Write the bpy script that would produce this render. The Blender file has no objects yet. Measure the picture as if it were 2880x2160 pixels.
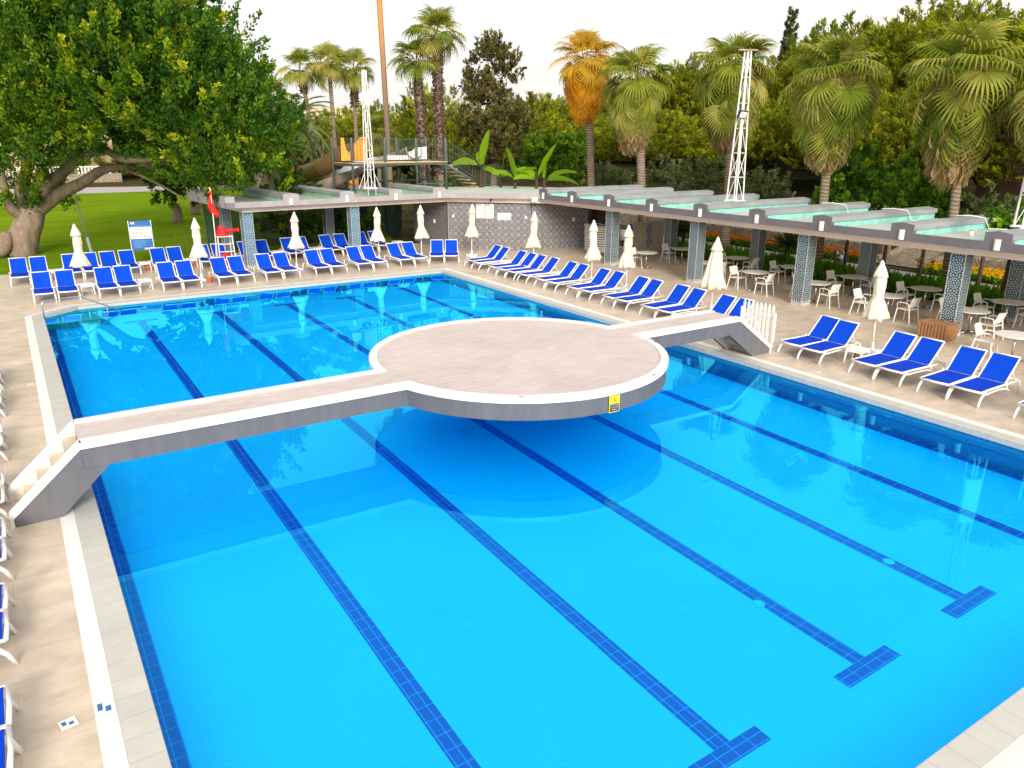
import bpy, math, random
import numpy as np
from mathutils import Vector, Matrix
random.seed(7); rng = np.random.default_rng(7)
SC = bpy.context.scene; COL = SC.collection
R = math.radians
# ------------------------------------------------------------------ camera, sky, sun, exposure
CP = np.array([-0.4444, -2.7923, 5.7]); FPX = 2152.4
PITCH, YAW, ROLL = R(17.847), R(32.895), R(0.145)
_f = np.array([math.sin(YAW)*math.cos(PITCH), math.cos(YAW)*math.cos(PITCH), -math.sin(PITCH)])
_r = np.array([math.cos(YAW), -math.sin(YAW), 0.0]); _u = np.cross(_r, _f)
_r, _u = _r*math.cos(ROLL)+_u*math.sin(ROLL), _u*math.cos(ROLL)-_r*math.sin(ROLL)
cd = bpy.data.cameras.new('camera'); cam = bpy.data.objects.new('camera', cd); COL.objects.link(cam)
cd.sensor_fit = 'HORIZONTAL'; cd.sensor_width = 36; cd.lens = FPX/2880*36; cd.clip_start = .05; cd.clip_end = 2000
cam.matrix_world = Matrix(((_r[0], _u[0], -_f[0], CP[0]), (_r[1], _u[1], -_f[1], CP[1]), (_r[2], _u[2], -_f[2], CP[2]), (0, 0, 0, 1)))
SC.camera = cam
def far(u, v, dist):
    """world point seen at survey pixel (u, v), at a horizontal distance from the drone"""
    d = _f*FPX+_r*(u-1440)+_u*(1080-v); n = math.hypot(d[0], d[1])
    return Vector(CP+d/n*dist)
SUN_EL, SUN_AZ = R(24), R(203)          # azimuth clockwise from +y: the light comes from behind the camera, low
w = bpy.data.worlds.new('World'); SC.world = w; w.use_nodes = True
wn = w.node_tree; bg = wn.nodes['Background']
sky = wn.nodes.new('ShaderNodeTexSky'); sky.sky_type = 'NISHITA'; sky.sun_disc = False
sky.sun_elevation = SUN_EL; sky.sun_rotation = SUN_AZ; sky.air_density = 1.0; sky.dust_density = 6.0; sky.ozone_density = 1.0
hs = wn.nodes.new('ShaderNodeHueSaturation'); hs.inputs['Saturation'].default_value = .22; hs.inputs['Value'].default_value = 1.0
wn.links.new(sky.outputs[0], hs.inputs['Color'])
oc = wn.nodes.new('ShaderNodeMix'); oc.data_type = 'RGBA'; oc.inputs[0].default_value = .78; oc.inputs[7].default_value = (5.05, 4.88, 4.65, 1)   # bright thin overcast
wn.links.new(hs.outputs[0], oc.inputs[6]); wn.links.new(oc.outputs[2], bg.inputs['Color'])
bg.inputs['Strength'].default_value = .15
sl = bpy.data.lights.new('sun', 'SUN'); sl.energy = 2.2; sl.angle = R(20); sl.color = (1, .90, .75)
so = bpy.data.objects.new('sun', sl); COL.objects.link(so)
sd = Vector((math.sin(SUN_AZ)*math.cos(SUN_EL), math.cos(SUN_AZ)*math.cos(SUN_EL), math.sin(SUN_EL)))
so.rotation_euler = sd.to_track_quat('Z', 'Y').to_euler(); so.location = (0, -20, 40)
SC.view_settings.view_transform = 'Standard'; SC.view_settings.look = 'None'
SC.view_settings.exposure = .7; SC.view_settings.gamma = 1
SC.render.engine = 'CYCLES'
SC.cycles.use_denoising = True; SC.cycles.max_bounces = 10; SC.cycles.diffuse_bounces = 4; SC.cycles.transmission_bounces = 8
SC.cycles.transparent_max_bounces = 12; SC.cycles.caustics_refractive = True; SC.cycles.caustics_reflective = False

# ------------------------------------------------------------------ node helpers
class X:
    """a node socket (or number) with arithmetic"""
    def __init__(s, nt, k): s.nt, s.k = nt, k
    def _m(s, op, *a):
        n = s.nt.nodes.new('ShaderNodeMath'); n.operation = op
        for i, q in enumerate((s,)+a):
            q = q.k if isinstance(q, X) else q
            if isinstance(q, (int, float)): n.inputs[i].default_value = q
            else: s.nt.links.new(q, n.inputs[i])
        return X(s.nt, n.outputs[0])
    def __add__(s, o): return s._m('ADD', o)
    def __sub__(s, o): return s._m('SUBTRACT', o)
    def __mul__(s, o): return s._m('MULTIPLY', o)
    def __truediv__(s, o): return s._m('DIVIDE', o)
    def frac(s): return s._m('FRACT')
    def abs(s): return s._m('ABSOLUTE')
    def sin(s): return s._m('SINE')
    def cos(s): return s._m('COSINE')
    def sqrt(s): return s._m('SQRT')
    def atan2(s, o): return s._m('ARCTAN2', o)
    def lt(s, o): return s._m('LESS_THAN', o)
    def gt(s, o): return s._m('GREATER_THAN', o)
    def max(s, o): return s._m('MAXIMUM', o)
    def min(s, o): return s._m('MINIMUM', o)
def newmat(name, rough=.6, metal=0, spec=.5):
    m = bpy.data.materials.new(name); m.use_nodes = True; nt = m.node_tree; b = nt.nodes['Principled BSDF']
    b.inputs['Roughness'].default_value = rough; b.inputs['Metallic'].default_value = metal
    b.inputs['Specular IOR Level'].default_value = spec
    return m, nt, b
def c4(c): return (*c, 1) if len(c) == 3 else c
def mix(nt, f, a, b):
    n = nt.nodes.new('ShaderNodeMix'); n.data_type = 'RGBA'
    for i, q in ((0, f), (6, a), (7, b)):
        q = q.k if isinstance(q, X) else q
        if isinstance(q, (tuple, list)): n.inputs[i].default_value = c4(q)
        elif isinstance(q, (int, float)): n.inputs[i].default_value = q
        else: nt.links.new(q, n.inputs[i])
    return n.outputs[2]
def coords(nt, uv=False, scale=(1, 1, 1)):
    t = nt.nodes.new('ShaderNodeTexCoord'); mp = nt.nodes.new('ShaderNodeMapping'); mp.inputs['Scale'].default_value = scale
    nt.links.new(t.outputs['UV' if uv else 'Object'], mp.inputs[0]); return mp.outputs[0]
def noise(nt, vec, scale, detail=4, rough=.6):
    n = nt.nodes.new('ShaderNodeTexNoise'); n.inputs['Scale'].default_value = scale; n.inputs['Detail'].default_value = detail
    n.inputs['Roughness'].default_value = rough; nt.links.new(vec, n.inputs['Vector']); return X(nt, n.outputs['Fac'])
def ramp(nt, fac, stops):
    n = nt.nodes.new('ShaderNodeValToRGB'); e = n.color_ramp.elements
    while len(e) < len(stops): e.new(.5)
    for i, (p, c) in enumerate(stops): e[i].position = p; e[i].color = c4(c)
    nt.links.new(fac.k if isinstance(fac, X) else fac, n.inputs[0]); return n.outputs[0]
def bump(nt, b, h, dist=.01, strength=.5):
    n = nt.nodes.new('ShaderNodeBump'); n.inputs['Distance'].default_value = dist; n.inputs['Strength'].default_value = strength
    nt.links.new(h.k if isinstance(h, X) else h, n.inputs['Height']); nt.links.new(n.outputs[0], b.inputs['Normal'])
def col(nt, b, c): nt.links.new(c, b.inputs['Base Color'])
def dull(c, f): return tuple(x*f for x in c)
def plain(name, c, rough=.6, var=.12, scale=4, metal=0, bmp=0, bscale=60, spec=.5, stretch=(1, 1, 1)):
    m, nt, b = newmat(name, rough, metal, spec)
    v = coords(nt, scale=stretch); f = noise(nt, v, scale)
    col(nt, b, ramp(nt, f, [(.3, dull(c, 1-var)), (.7, tuple(min(1, x*(1+var)) for x in c))]))
    if bmp: bump(nt, b, noise(nt, v, bscale, 2), bmp)
    return m
def tiles(name, c, c2, grout, w_, h_, mortar, rough=.5, uv=True, var=.15, offset=.5, bmp=.002, stretch=(1, 1, 1), vein=3, veinmix=.6):
    m, nt, b = newmat(name, rough); v = coords(nt, uv)
    br = nt.nodes.new('ShaderNodeTexBrick'); nt.links.new(v, br.inputs['Vector']); br.offset = offset
    br.inputs['Scale'].default_value = 1; br.inputs['Mortar Size'].default_value = mortar; br.inputs['Mortar Smooth'].default_value = .1
    br.inputs['Brick Width'].default_value = w_; br.inputs['Row Height'].default_value = h_; br.inputs['Bias'].default_value = 0
    br.inputs['Color1'].default_value = c4(c); br.inputs['Color2'].default_value = c4(c2); br.inputs['Mortar'].default_value = c4(grout)
    nv = coords(nt, uv, stretch); f = noise(nt, nv, vein, 6, .65)
    k = ramp(nt, f, [(.3, (1-var,)*3), (.7, (1+var*.4,)*3)])
    mu = nt.nodes.new('ShaderNodeMix'); mu.data_type = 'RGBA'; mu.blend_type = 'MULTIPLY'; mu.inputs[0].default_value = 1
    nt.links.new(br.outputs['Color'], mu.inputs[6]); nt.links.new(k, mu.inputs[7])
    k2 = ramp(nt, noise(nt, coords(nt, uv), .45, 5, .7), [(.32, (1-var*.75,)*3), (.55, (1, 1, 1)), (.75, (1+var*.2,)*3)])
    m3 = nt.nodes.new('ShaderNodeMix'); m3.data_type = 'RGBA'; m3.blend_type = 'MULTIPLY'; m3.inputs[0].default_value = 1
    nt.links.new(mu.outputs[2], m3.inputs[6]); nt.links.new(k2, m3.inputs[7])
    col(nt, b, m3.outputs[2])
    if bmp: bump(nt, b, X(nt, br.outputs['Fac'])*-1.0, bmp)
    return m
def leafmat(name, stops, trans=.35, rough=.5):
    m, nt, b = newmat(name, rough, 0, .12); g = nt.nodes.new('ShaderNodeNewGeometry')
    v = coords(nt); at = nt.nodes.new('ShaderNodeAttribute'); at.attribute_name = 'age'
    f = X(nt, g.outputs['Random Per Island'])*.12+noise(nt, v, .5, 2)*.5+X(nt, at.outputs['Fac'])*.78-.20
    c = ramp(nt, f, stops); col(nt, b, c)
    tr = nt.nodes.new('ShaderNodeBsdfTranslucent'); nt.links.new(c, tr.inputs[0])
    ms = nt.nodes.new('ShaderNodeMixShader'); ms.inputs[0].default_value = trans
    nt.links.new(b.outputs[0], ms.inputs[1]); nt.links.new(tr.outputs[0], ms.inputs[2])
    nt.links.new(ms.outputs[0], nt.nodes['Material Output'].inputs[0]); return m

# ------------------------------------------------------------------ materials
M = {}
M['deck'] = tiles('travertine_deck', (.65, .54, .425), (.615, .51, .40), (.53, .435, .345), 1.2, .6, .004, .42, True, .24, .37, .0015, (1, 1.7, 1), 1.5)
M['platform'] = tiles('travertine_platform', (.60, .515, .50), (.58, .495, .48), (.52, .44, .425), .9, .3, .003, .5, True, .22, .37, .001, (.7, 7, 1), 2.2)
M['coping'] = tiles('coping_tile', (.52, .515, .48), (.50, .495, .46), (.43, .41, .38), .34, .34, .008, .45, True, .08, 0, .001)
M['stonewhite'] = plain('white_marble_coping', (.78, .75, .71), .4, .09, 3, bmp=.001, bscale=90)
m, nt, b = newmat('drain_grating', .45); v = coords(nt); sx = nt.nodes.new('ShaderNodeSeparateXYZ'); nt.links.new(v, sx.inputs[0])
fx = (X(nt, sx.outputs[0])/.028).frac().lt(.3); col(nt, b, mix(nt, fx, (.78, .78, .75), (.38, .38, .36))); M['grating'] = m
M['floor_tile'] = tiles('pool_floor_tile', (.0005, .435, .93), (.0005, .43, .92), (.004, .465, .945), .25, .125, .005, .4, True, .05, .5, 0, vein=.6)
M['wall_tile'] = tiles('pool_wall_tile', (.008, .25, .66), (.007, .23, .62), (.03, .32, .72), .25, .125, .006, .35, True, .08, .5, 0)
M['navy_tile'] = tiles('navy_lane_tile', (.001, .026, .40), (.001, .022, .36), (.02, .20, .72), .25, .125, .007, .4, True, .08, 0, 0)
M['inlet'] = plain('inlet_plastic', (.004, .47, .94), .5, .05)
M['teal_tile'] = tiles('teal_step_tile', (.16, .42, .52), (.14, .38, .48), (.3, .52, .6), .25, .125, .006, .4, True, .08, .5, 0)
M['charcoal'] = plain('charcoal_render', (.12, .125, .14), .75, .13, 1.6, bmp=.002, bscale=120, stretch=(3, 3, .6))
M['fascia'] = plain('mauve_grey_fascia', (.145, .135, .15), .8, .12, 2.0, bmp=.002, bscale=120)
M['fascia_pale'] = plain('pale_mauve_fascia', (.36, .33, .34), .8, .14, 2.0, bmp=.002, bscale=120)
M['soffit'] = plain('beige_painted_beam', (.80, .70, .60), .75, .09, .8, stretch=(1, 1, 3))
M['offwhite'] = plain('offwhite_render', (.78, .73, .66), .6, .08, 3)
M['trimgrey'] = plain('lavender_grey_trim', (.47, .45, .47), .5, .08)
M['captop'] = plain('grey_concrete_cap', (.27, .28, .30), .75, .18, 1.2, bmp=.002, bscale=40, stretch=(1, 1, 3))
M['turq'] = plain('turquoise_waterproof_paint', (.24, .56, .51), .6, .22, 3, bmp=.002, bscale=70)
m, nt, b = newmat('worn_roof_membrane', .65); v = coords(nt); f = noise(nt, v, .9, 8, .7)
col(nt, b, ramp(nt, f, [(.33, (.30, .56, .52)), (.47, (.42, .52, .47)), (.56, (.56, .52, .45)), (.75, (.62, .57, .5))])); M['roof'] = m
m, nt, b = newmat('mint_roof_membrane', .7); v = coords(nt); f = noise(nt, v, .8, 8, .7)
col(nt, b, ramp(nt, f, [(.35, (.22, .45, .31)), (.5, (.40, .45, .36)), (.62, (.44, .39, .32)), (.75, (.33, .27, .22))])); M['roof_mint'] = m
M['mint'] = plain('mint_paint', (.30, .52, .38), .7, .2, 2)
# patterned ceramic: rosettes of pale dots on the columns
def rosette(name, cell, deep, mid, pale):
    m, nt, b = newmat(name, .22); t = coords(nt, True); s = nt.nodes.new('ShaderNodeSeparateXYZ'); nt.links.new(t, s.inputs[0])
    u, v = X(nt, s.outputs[0])/cell, X(nt, s.outputs[1])/cell
    u, v = (u.frac()-.5)*cell, (v.frac()-.5)*cell
    r = (u*u+v*v).sqrt(); a = v.atan2(u)
    def ringdots(rad, n, size):
        q = ((a*(n/6.28318)).frac()-.5)*r*(6.28318/n); w = r-rad; return ((q*q+w*w).sqrt()).lt(size)
    dots = ringdots(.09, 8, .019).max(ringdots(.155, 14, .018)).max(ringdots(.235, 16, .021)).max(r.lt(.024))
    petal = ((a*8.0).cos()*.05+.10-r).abs().lt(.018).max(((a*8.0).cos()*-.03+.2-r).abs().lt(.012))
    f = noise(nt, t, 9, 3); base = ramp(nt, f, [(.35, deep), (.65, dull(mid, .75))])
    col(nt, b, mix(nt, dots, mix(nt, petal, base, mid), pale)); return m
M['rosette'] = rosette('rosette_tile', .46, (.026, .05, .07), (.10, .17, .20), (.47, .54, .55))
M['rosette_blue'] = rosette('blue_rosette_tile', .46, (.026, .07, .13), (.10, .23, .34), (.54, .66, .72))
m, nt, b = newmat('dotted_wall_tile', .28); t = coords(nt, True); s = nt.nodes.new('ShaderNodeSeparateXYZ'); nt.links.new(t, s.inputs[0])
def dotset(cell, off, ou, ov, rad):
    u, v = X(nt, s.outputs[0])/cell+ou, X(nt, s.outputs[1])/cell+ov
    u, v = ((u.frac()-.5).abs()-off)*cell, ((v.frac()-.5).abs()-off)*cell
    return ((u*u+v*v).sqrt()).lt(rad)
d1 = dotset(.34, .12, 0, 0, .017); d2 = dotset(.34, .12, .5, .5, .012); d3 = dotset(.068, .0, .2, .2, .013)
vr = nt.nodes.new('ShaderNodeTexVoronoi'); vr.inputs['Scale'].default_value = 34; nt.links.new(t, vr.inputs['Vector'])
base = ramp(nt, X(nt, vr.outputs['Distance']), [(.1, (.34, .32, .32)), (.4, (.20, .185, .195)), (.7, (.10, .10, .115))])
c = mix(nt, d3*.5, base, (.44, .42, .42)); c = mix(nt, (d1.max(d2))*noise(nt, t, 2.2, 3)._m('GREATER_THAN', .38), c, (.80, .76, .72)); col(nt, b, c); M['dotwall'] = m
m, nt, b = newmat('tile_border', .3); t = coords(nt, True); s = nt.nodes.new('ShaderNodeSeparateXYZ'); nt.links.new(t, s.inputs[0])
k = ((X(nt, s.outputs[0])/.09).frac()-.5).abs()+((X(nt, s.outputs[1])/.09).frac()-.5).abs()
col(nt, b, mix(nt, k.lt(.33), (.03, .05, .09), (.75, .74, .70))); M['border'] = m
M['sling'] = plain('blue_sling_mesh', (.001, .042, .48), .7, .06, 3, bmp=.0006, bscale=400, spec=.08)
M['sling_back'] = plain('blue_sling_mesh_back', (.001, .052, .52), .7, .07, 3, bmp=.0006, bscale=400, spec=.1)
M['white'] = plain('white_plastic', (.80, .79, .77), .38, .04, 3)
M['cream_plastic'] = plain('cream_plastic', (.85, .82, .77), .45, .06, 3)
M['tabletop'] = plain('pale_table_laminate', (.79, .77, .75), .35, .05, 5)
M['canvas'] = plain('cream_canvas', (.80, .70, .53), .8, .07, 6, bmp=.003, bscale=35, stretch=(1, 1, .25))
M['chrome'] = plain('brushed_steel', (.52, .51, .50), .28, .08, 8, 1.0)
M['darkmetal'] = plain('dark_green_metal', (.035, .065, .055), .5, .2, 3)
M['greenmetal'] = plain('grey_green_steel', (.075, .105, .09), .5, .2, 3)
M['whitemetal'] = plain('white_painted_steel', (.80, .78, .75), .45, .08, 3)
M['rust'] = plain('rusty_steel', (.42, .28, .2), .7, .3, 6)
M['black'] = plain('black_plastic', (.02, .022, .025), .5, .1, 3)
M['red'] = plain('red_cloth', (.72, .012, .01), .7, .08, 4, bmp=.004, bscale=9)
M['redplastic'] = plain('red_plastic', (.66, .03, .035), .4, .12, 4)
M['terracotta'] = plain('terracotta', (.42, .14, .065), .75, .15, 8)
M['orange'] = plain('orange_fibreglass', (.85, .30, .008), .35, .12, 1.5)
M['slide_brown'] = plain('tan_fibreglass_back', (.17, .105, .04), .45, .28, 1.2)
M['slide_white'] = plain('white_fibreglass', (.74, .77, .80), .3, .05, 2)
M['slide_grey'] = plain('grey_fibreglass_back', (.30, .25, .21), .45, .2, 1.4)
M['tread'] = plain('sand_coloured_tread', (.66, .48, .27), .7, .1, 5)
M['wood'] = plain('brown_timber', (.33, .165, .07), .65, .25, 3, stretch=(1, 1, 8), bmp=.002, bscale=30)
M['brownboards'] = tiles('brown_timber_cladding', (.14, .07, .045), (.12, .055, .036), (.05, .025, .018), 3.0, .16, .012, .7, True, .3, .4, .004)
M['bluepaint'] = plain('blue_panel', (.006, .07, .45), .5, .06, 2)
M['signblue'] = plain('sign_blue', (.012, .13, .42), .4, .06, 2)
M['signyellow'] = plain('sign_yellow', (.86, .66, .015), .4, .03, 2)
M['signink'] = plain('sign_ink', (.006, .02, .035), .5, .03, 2)
M['paper'] = plain('printed_paper', (.80, .74, .68), .5, .04, 4)
M['ink_orange'] = plain('orange_print', (.75, .22, .05), .5, .03, 2)
M['ink_red'] = plain('red_print', (.65, .06, .05), .5, .03, 2)
M['ink_grey'] = plain('grey_print', (.32, .30, .30), .5, .05, 2)
M['ink_green'] = plain('green_print', (.02, .22, .16), .5, .05, 2)
M['board'] = plain('beige_board', (.52, .44, .35), .6, .06, 1.5)
M['glow'] = plain('opal_glass_globe', (.82, .72, .55), .3, .04, 2)
M['bark'] = plain('pale_grey_bark', (.235, .175, .125), .9, .35, 5, bmp=.03, bscale=14, stretch=(1, 1, .35))
M['bark_dark'] = plain('dark_bark', (.075, .05, .035), .9, .35, 6, bmp=.03, bscale=16, stretch=(1, 1, .4))
m, nt, b = newmat('palm_trunk', .9); v = coords(nt); f = noise(nt, v, 3.5, 4); wv = nt.nodes.new('ShaderNodeTexWave'); wv.bands_direction = 'Z'
wv.inputs['Scale'].default_value = 2.2; wv.inputs['Distortion'].default_value = 3; nt.links.new(v, wv.inputs[0])
col(nt, b, ramp(nt, f*.6+X(nt, wv.outputs['Fac'])*.4, [(.25, (.12, .085, .06)), (.55, (.25, .185, .135)), (.8, (.34, .26, .19))])); bump(nt, b, X(nt, wv.outputs['Fac']), .03); M['palmtrunk'] = m
m, nt, b = newmat('sunlit_top_palm_trunk', .9); v = coords(nt); s_ = nt.nodes.new('ShaderNodeSeparateXYZ'); nt.links.new(v, s_.inputs[0]); f = noise(nt, v, 3.0, 4)
col(nt, b, ramp(nt, X(nt, s_.outputs[2])/20.0+f*.14-.07, [(.36, (.20, .145, .105)), (.52, (.36, .20, .11)), (.68, (.58, .25, .08)), (.9, (.50, .21, .08))])); bump(nt, b, f, .04); M['palmtrunk_sunlit'] = m  # orange of low sun on the upper trunk put into the colour
M['palmboots'] = leafmat('palm_leaf_bases', [(.2, (.075, .05, .04)), (.6, (.19, .12, .085)), (.9, (.30, .2, .14))], .05, .9)
M['lawn'] = None
m, nt, b = newmat('lawn_turf', .9, 0, .0); v = coords(nt); f = noise(nt, v, .12, 6, .65); f2 = noise(nt, v, 14, 3, .7); f3 = noise(nt, coords(nt, scale=(.25, 1, 1)), .9, 4, .6)
col(nt, b, ramp(nt, f*.4+f2*.3+f3*.3, [(.34, (.075, .155, .008)), (.5, (.14, .235, .010)), (.64, (.23, .31, .014))])); bump(nt, b, f2, .04); M['lawn'] = m
m, nt, b = newmat('garden_soil', .95, 0, .0); v = coords(nt); f = noise(nt, v, .35, 7, .7)
col(nt, b, ramp(nt, f, [(.33, (.028, .036, .012)), (.5, (.065, .058, .028)), (.7, (.12, .095, .055))])); bump(nt, b, noise(nt, v, 6, 4), .05); M['soil'] = m
M['path'] = tiles('lavender_grey_paving', (.44, .40, .42), (.41, .375, .39), (.33, .30, .3), 1.2, .8, .01, .7, True, .15, .5, .002)
M['stone'] = None
m, nt, b = newmat('rubble_stone', .9, 0, .2); v = coords(nt); vr = nt.nodes.new('ShaderNodeTexVoronoi'); vr.feature = 'DISTANCE_TO_EDGE'; vr.inputs['Scale'].default_value = 4.2; nt.links.new(v, vr.inputs['Vector'])
f = noise(nt, v, 3, 5); e_ = X(nt, vr.outputs['Distance']); cc = ramp(nt, f, [(.3, (.21, .17, .12)), (.7, (.44, .37, .28))])
col(nt, b, mix(nt, e_.lt(.035), cc, (.10, .085, .06))); bump(nt, b, e_, .05); M['stone'] = m
M['beigewall'] = plain('beige_render', (.44, .32, .19), .8, .1, 1)
M['glassgreen'] = None
m, nt, b = newmat('green_wire_mesh', .6); col(nt, b, mix(nt, noise(nt, coords(nt), 3), (.012, .05, .04), (.02, .075, .06)))
tb = nt.nodes.new('ShaderNodeBsdfTransparent'); ms = nt.nodes.new('ShaderNodeMixShader'); ms.inputs[0].default_value = .5
nt.links.new(tb.outputs[0], ms.inputs[1]); nt.links.new(b.outputs[0], ms.inputs[2]); nt.links.new(ms.outputs[0], nt.nodes['Material Output'].inputs[0]); M['glassgreen'] = m
G1 = [(.05, (.010, .032, .004)), (.42, (.028, .08, .006)), (.68, (.07, .15, .007)), (.9, (.19, .25, .012))]
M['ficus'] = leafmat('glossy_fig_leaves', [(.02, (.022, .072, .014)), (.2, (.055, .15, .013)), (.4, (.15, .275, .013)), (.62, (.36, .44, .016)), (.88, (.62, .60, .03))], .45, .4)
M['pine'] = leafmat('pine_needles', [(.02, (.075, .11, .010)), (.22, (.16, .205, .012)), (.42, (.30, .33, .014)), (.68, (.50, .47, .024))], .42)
M['juniper'] = leafmat('olive_juniper', [(.05, (.07, .07, .024)), (.4, (.14, .125, .04)), (.8, (.24, .20, .06))], .3)
M['cypress'] = leafmat('dark_cypress', [(.05, (.035, .06, .024)), (.5, (.07, .10, .035)), (.9, (.12, .15, .05))], .25)
M['bush'] = leafmat('broad_green_leaves', [(.03, (.035, .095, .010)), (.3, (.085, .20, .012)), (.5, (.16, .31, .015)), (.8, (.33, .48, .03))], .42)
M['greybush'] = leafmat('grey_green_leaves', [(.05, (.055, .085, .03)), (.35, (.12, .165, .05)), (.8, (.23, .27, .10))], .35)
M['palmleaf'] = leafmat('fan_palm_leaves', [(.02, (.08, .13, .012)), (.22, (.16, .225, .020)), (.45, (.28, .32, .035)), (.72, (.44, .40, .10))], .42)
M['goldleaf'] = leafmat('gold_glow_palm_leaves', [(.05, (.34, .22, .02)), (.35, (.56, .36, .03)), (.6, (.70, .46, .04)), (.9, (.75, .54, .10))], .42)  # golden glow on this palm put into the leaf colour
M['deadleaf'] = leafmat('dry_palm_leaves', [(.05, (.22, .14, .07)), (.4, (.40, .27, .13)), (.8, (.56, .41, .23))], .3, .8)
M['goldskirt'] = leafmat('orange_glow_dry_leaves', [(.05, (.55, .22, .015)), (.4, (.78, .38, .02)), (.9, (.85, .52, .06))], .42, .8)  # dry fronds, with the golden glow put into their colour
M['dateleaf'] = leafmat('date_palm_leaves', [(.05, (.08, .12, .05)), (.4, (.17, .22, .085)), (.9, (.3, .34, .15))], .3)
M['banana'] = leafmat('banana_leaves', [(.05, (.14, .28, .008)), (.5, (.22, .40, .012)), (.95, (.36, .50, .03))], .5, .4)
M['canna'] = leafmat('canna_leaves', [(.05, (.05, .17, .012)), (.4, (.12, .33, .016)), (.8, (.24, .48, .03))], .5, .4)
M['yucca'] = leafmat('yucca_blades', [(.05, (.04, .09, .02)), (.5, (.10, .17, .035)), (.95, (.2, .27, .07))], .3)
M['petal_orange'] = leafmat('orange_petals', [(.05, (.55, .10, .005)), (.5, (.75, .20, .006)), (.95, (.85, .30, .01))], .3)
M['petal_yellow'] = leafmat('yellow_petals', [(.05, (.70, .33, .005)), (.5, (.85, .45, .006)), (.95, (.9, .58, .02))], .3)
M['petal_pink'] = leafmat('pink_petals', [(.05, (.6, .12, .2)), (.95, (.8, .25, .35))], .3)
# still water: refracts the tiled floor, mirrors the surroundings with a cyan cast
m, nt, b = newmat('pool_water'); nt.nodes.remove(b); out = nt.nodes['Material Output']
rf = nt.nodes.new('ShaderNodeBsdfRefraction'); rf.inputs['IOR'].default_value = 1.333; rf.inputs['Roughness'].default_value = 0; rf.inputs['Color'].default_value = (.7, 1.72, 1.88, 1)
gl = nt.nodes.new('ShaderNodeBsdfGlossy'); gl.inputs['Roughness'].default_value = 0; gl.inputs['Color'].default_value = (.08, 1.15, 1.5, 1)
fr = nt.nodes.new('ShaderNodeFresnel'); fr.inputs['IOR'].default_value = 1.5
v = coords(nt); bp = nt.nodes.new('ShaderNodeBump'); bp.inputs['Strength'].default_value = .12; bp.inputs['Distance'].default_value = .004
h = noise(nt, v, 2.2, 3, .5); nt.links.new(h.k, bp.inputs['Height'])
for n in (rf, gl, fr): nt.links.new(bp.outputs[0], n.inputs['Normal'])
ms = nt.nodes.new('ShaderNodeMixShader'); nt.links.new(fr.outputs[0], ms.inputs[0]); nt.links.new(rf.outputs[0], ms.inputs[1]); nt.links.new(gl.outputs[0], ms.inputs[2])
nt.links.new(ms.outputs[0], out.inputs[0]); M['water'] = m

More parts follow.
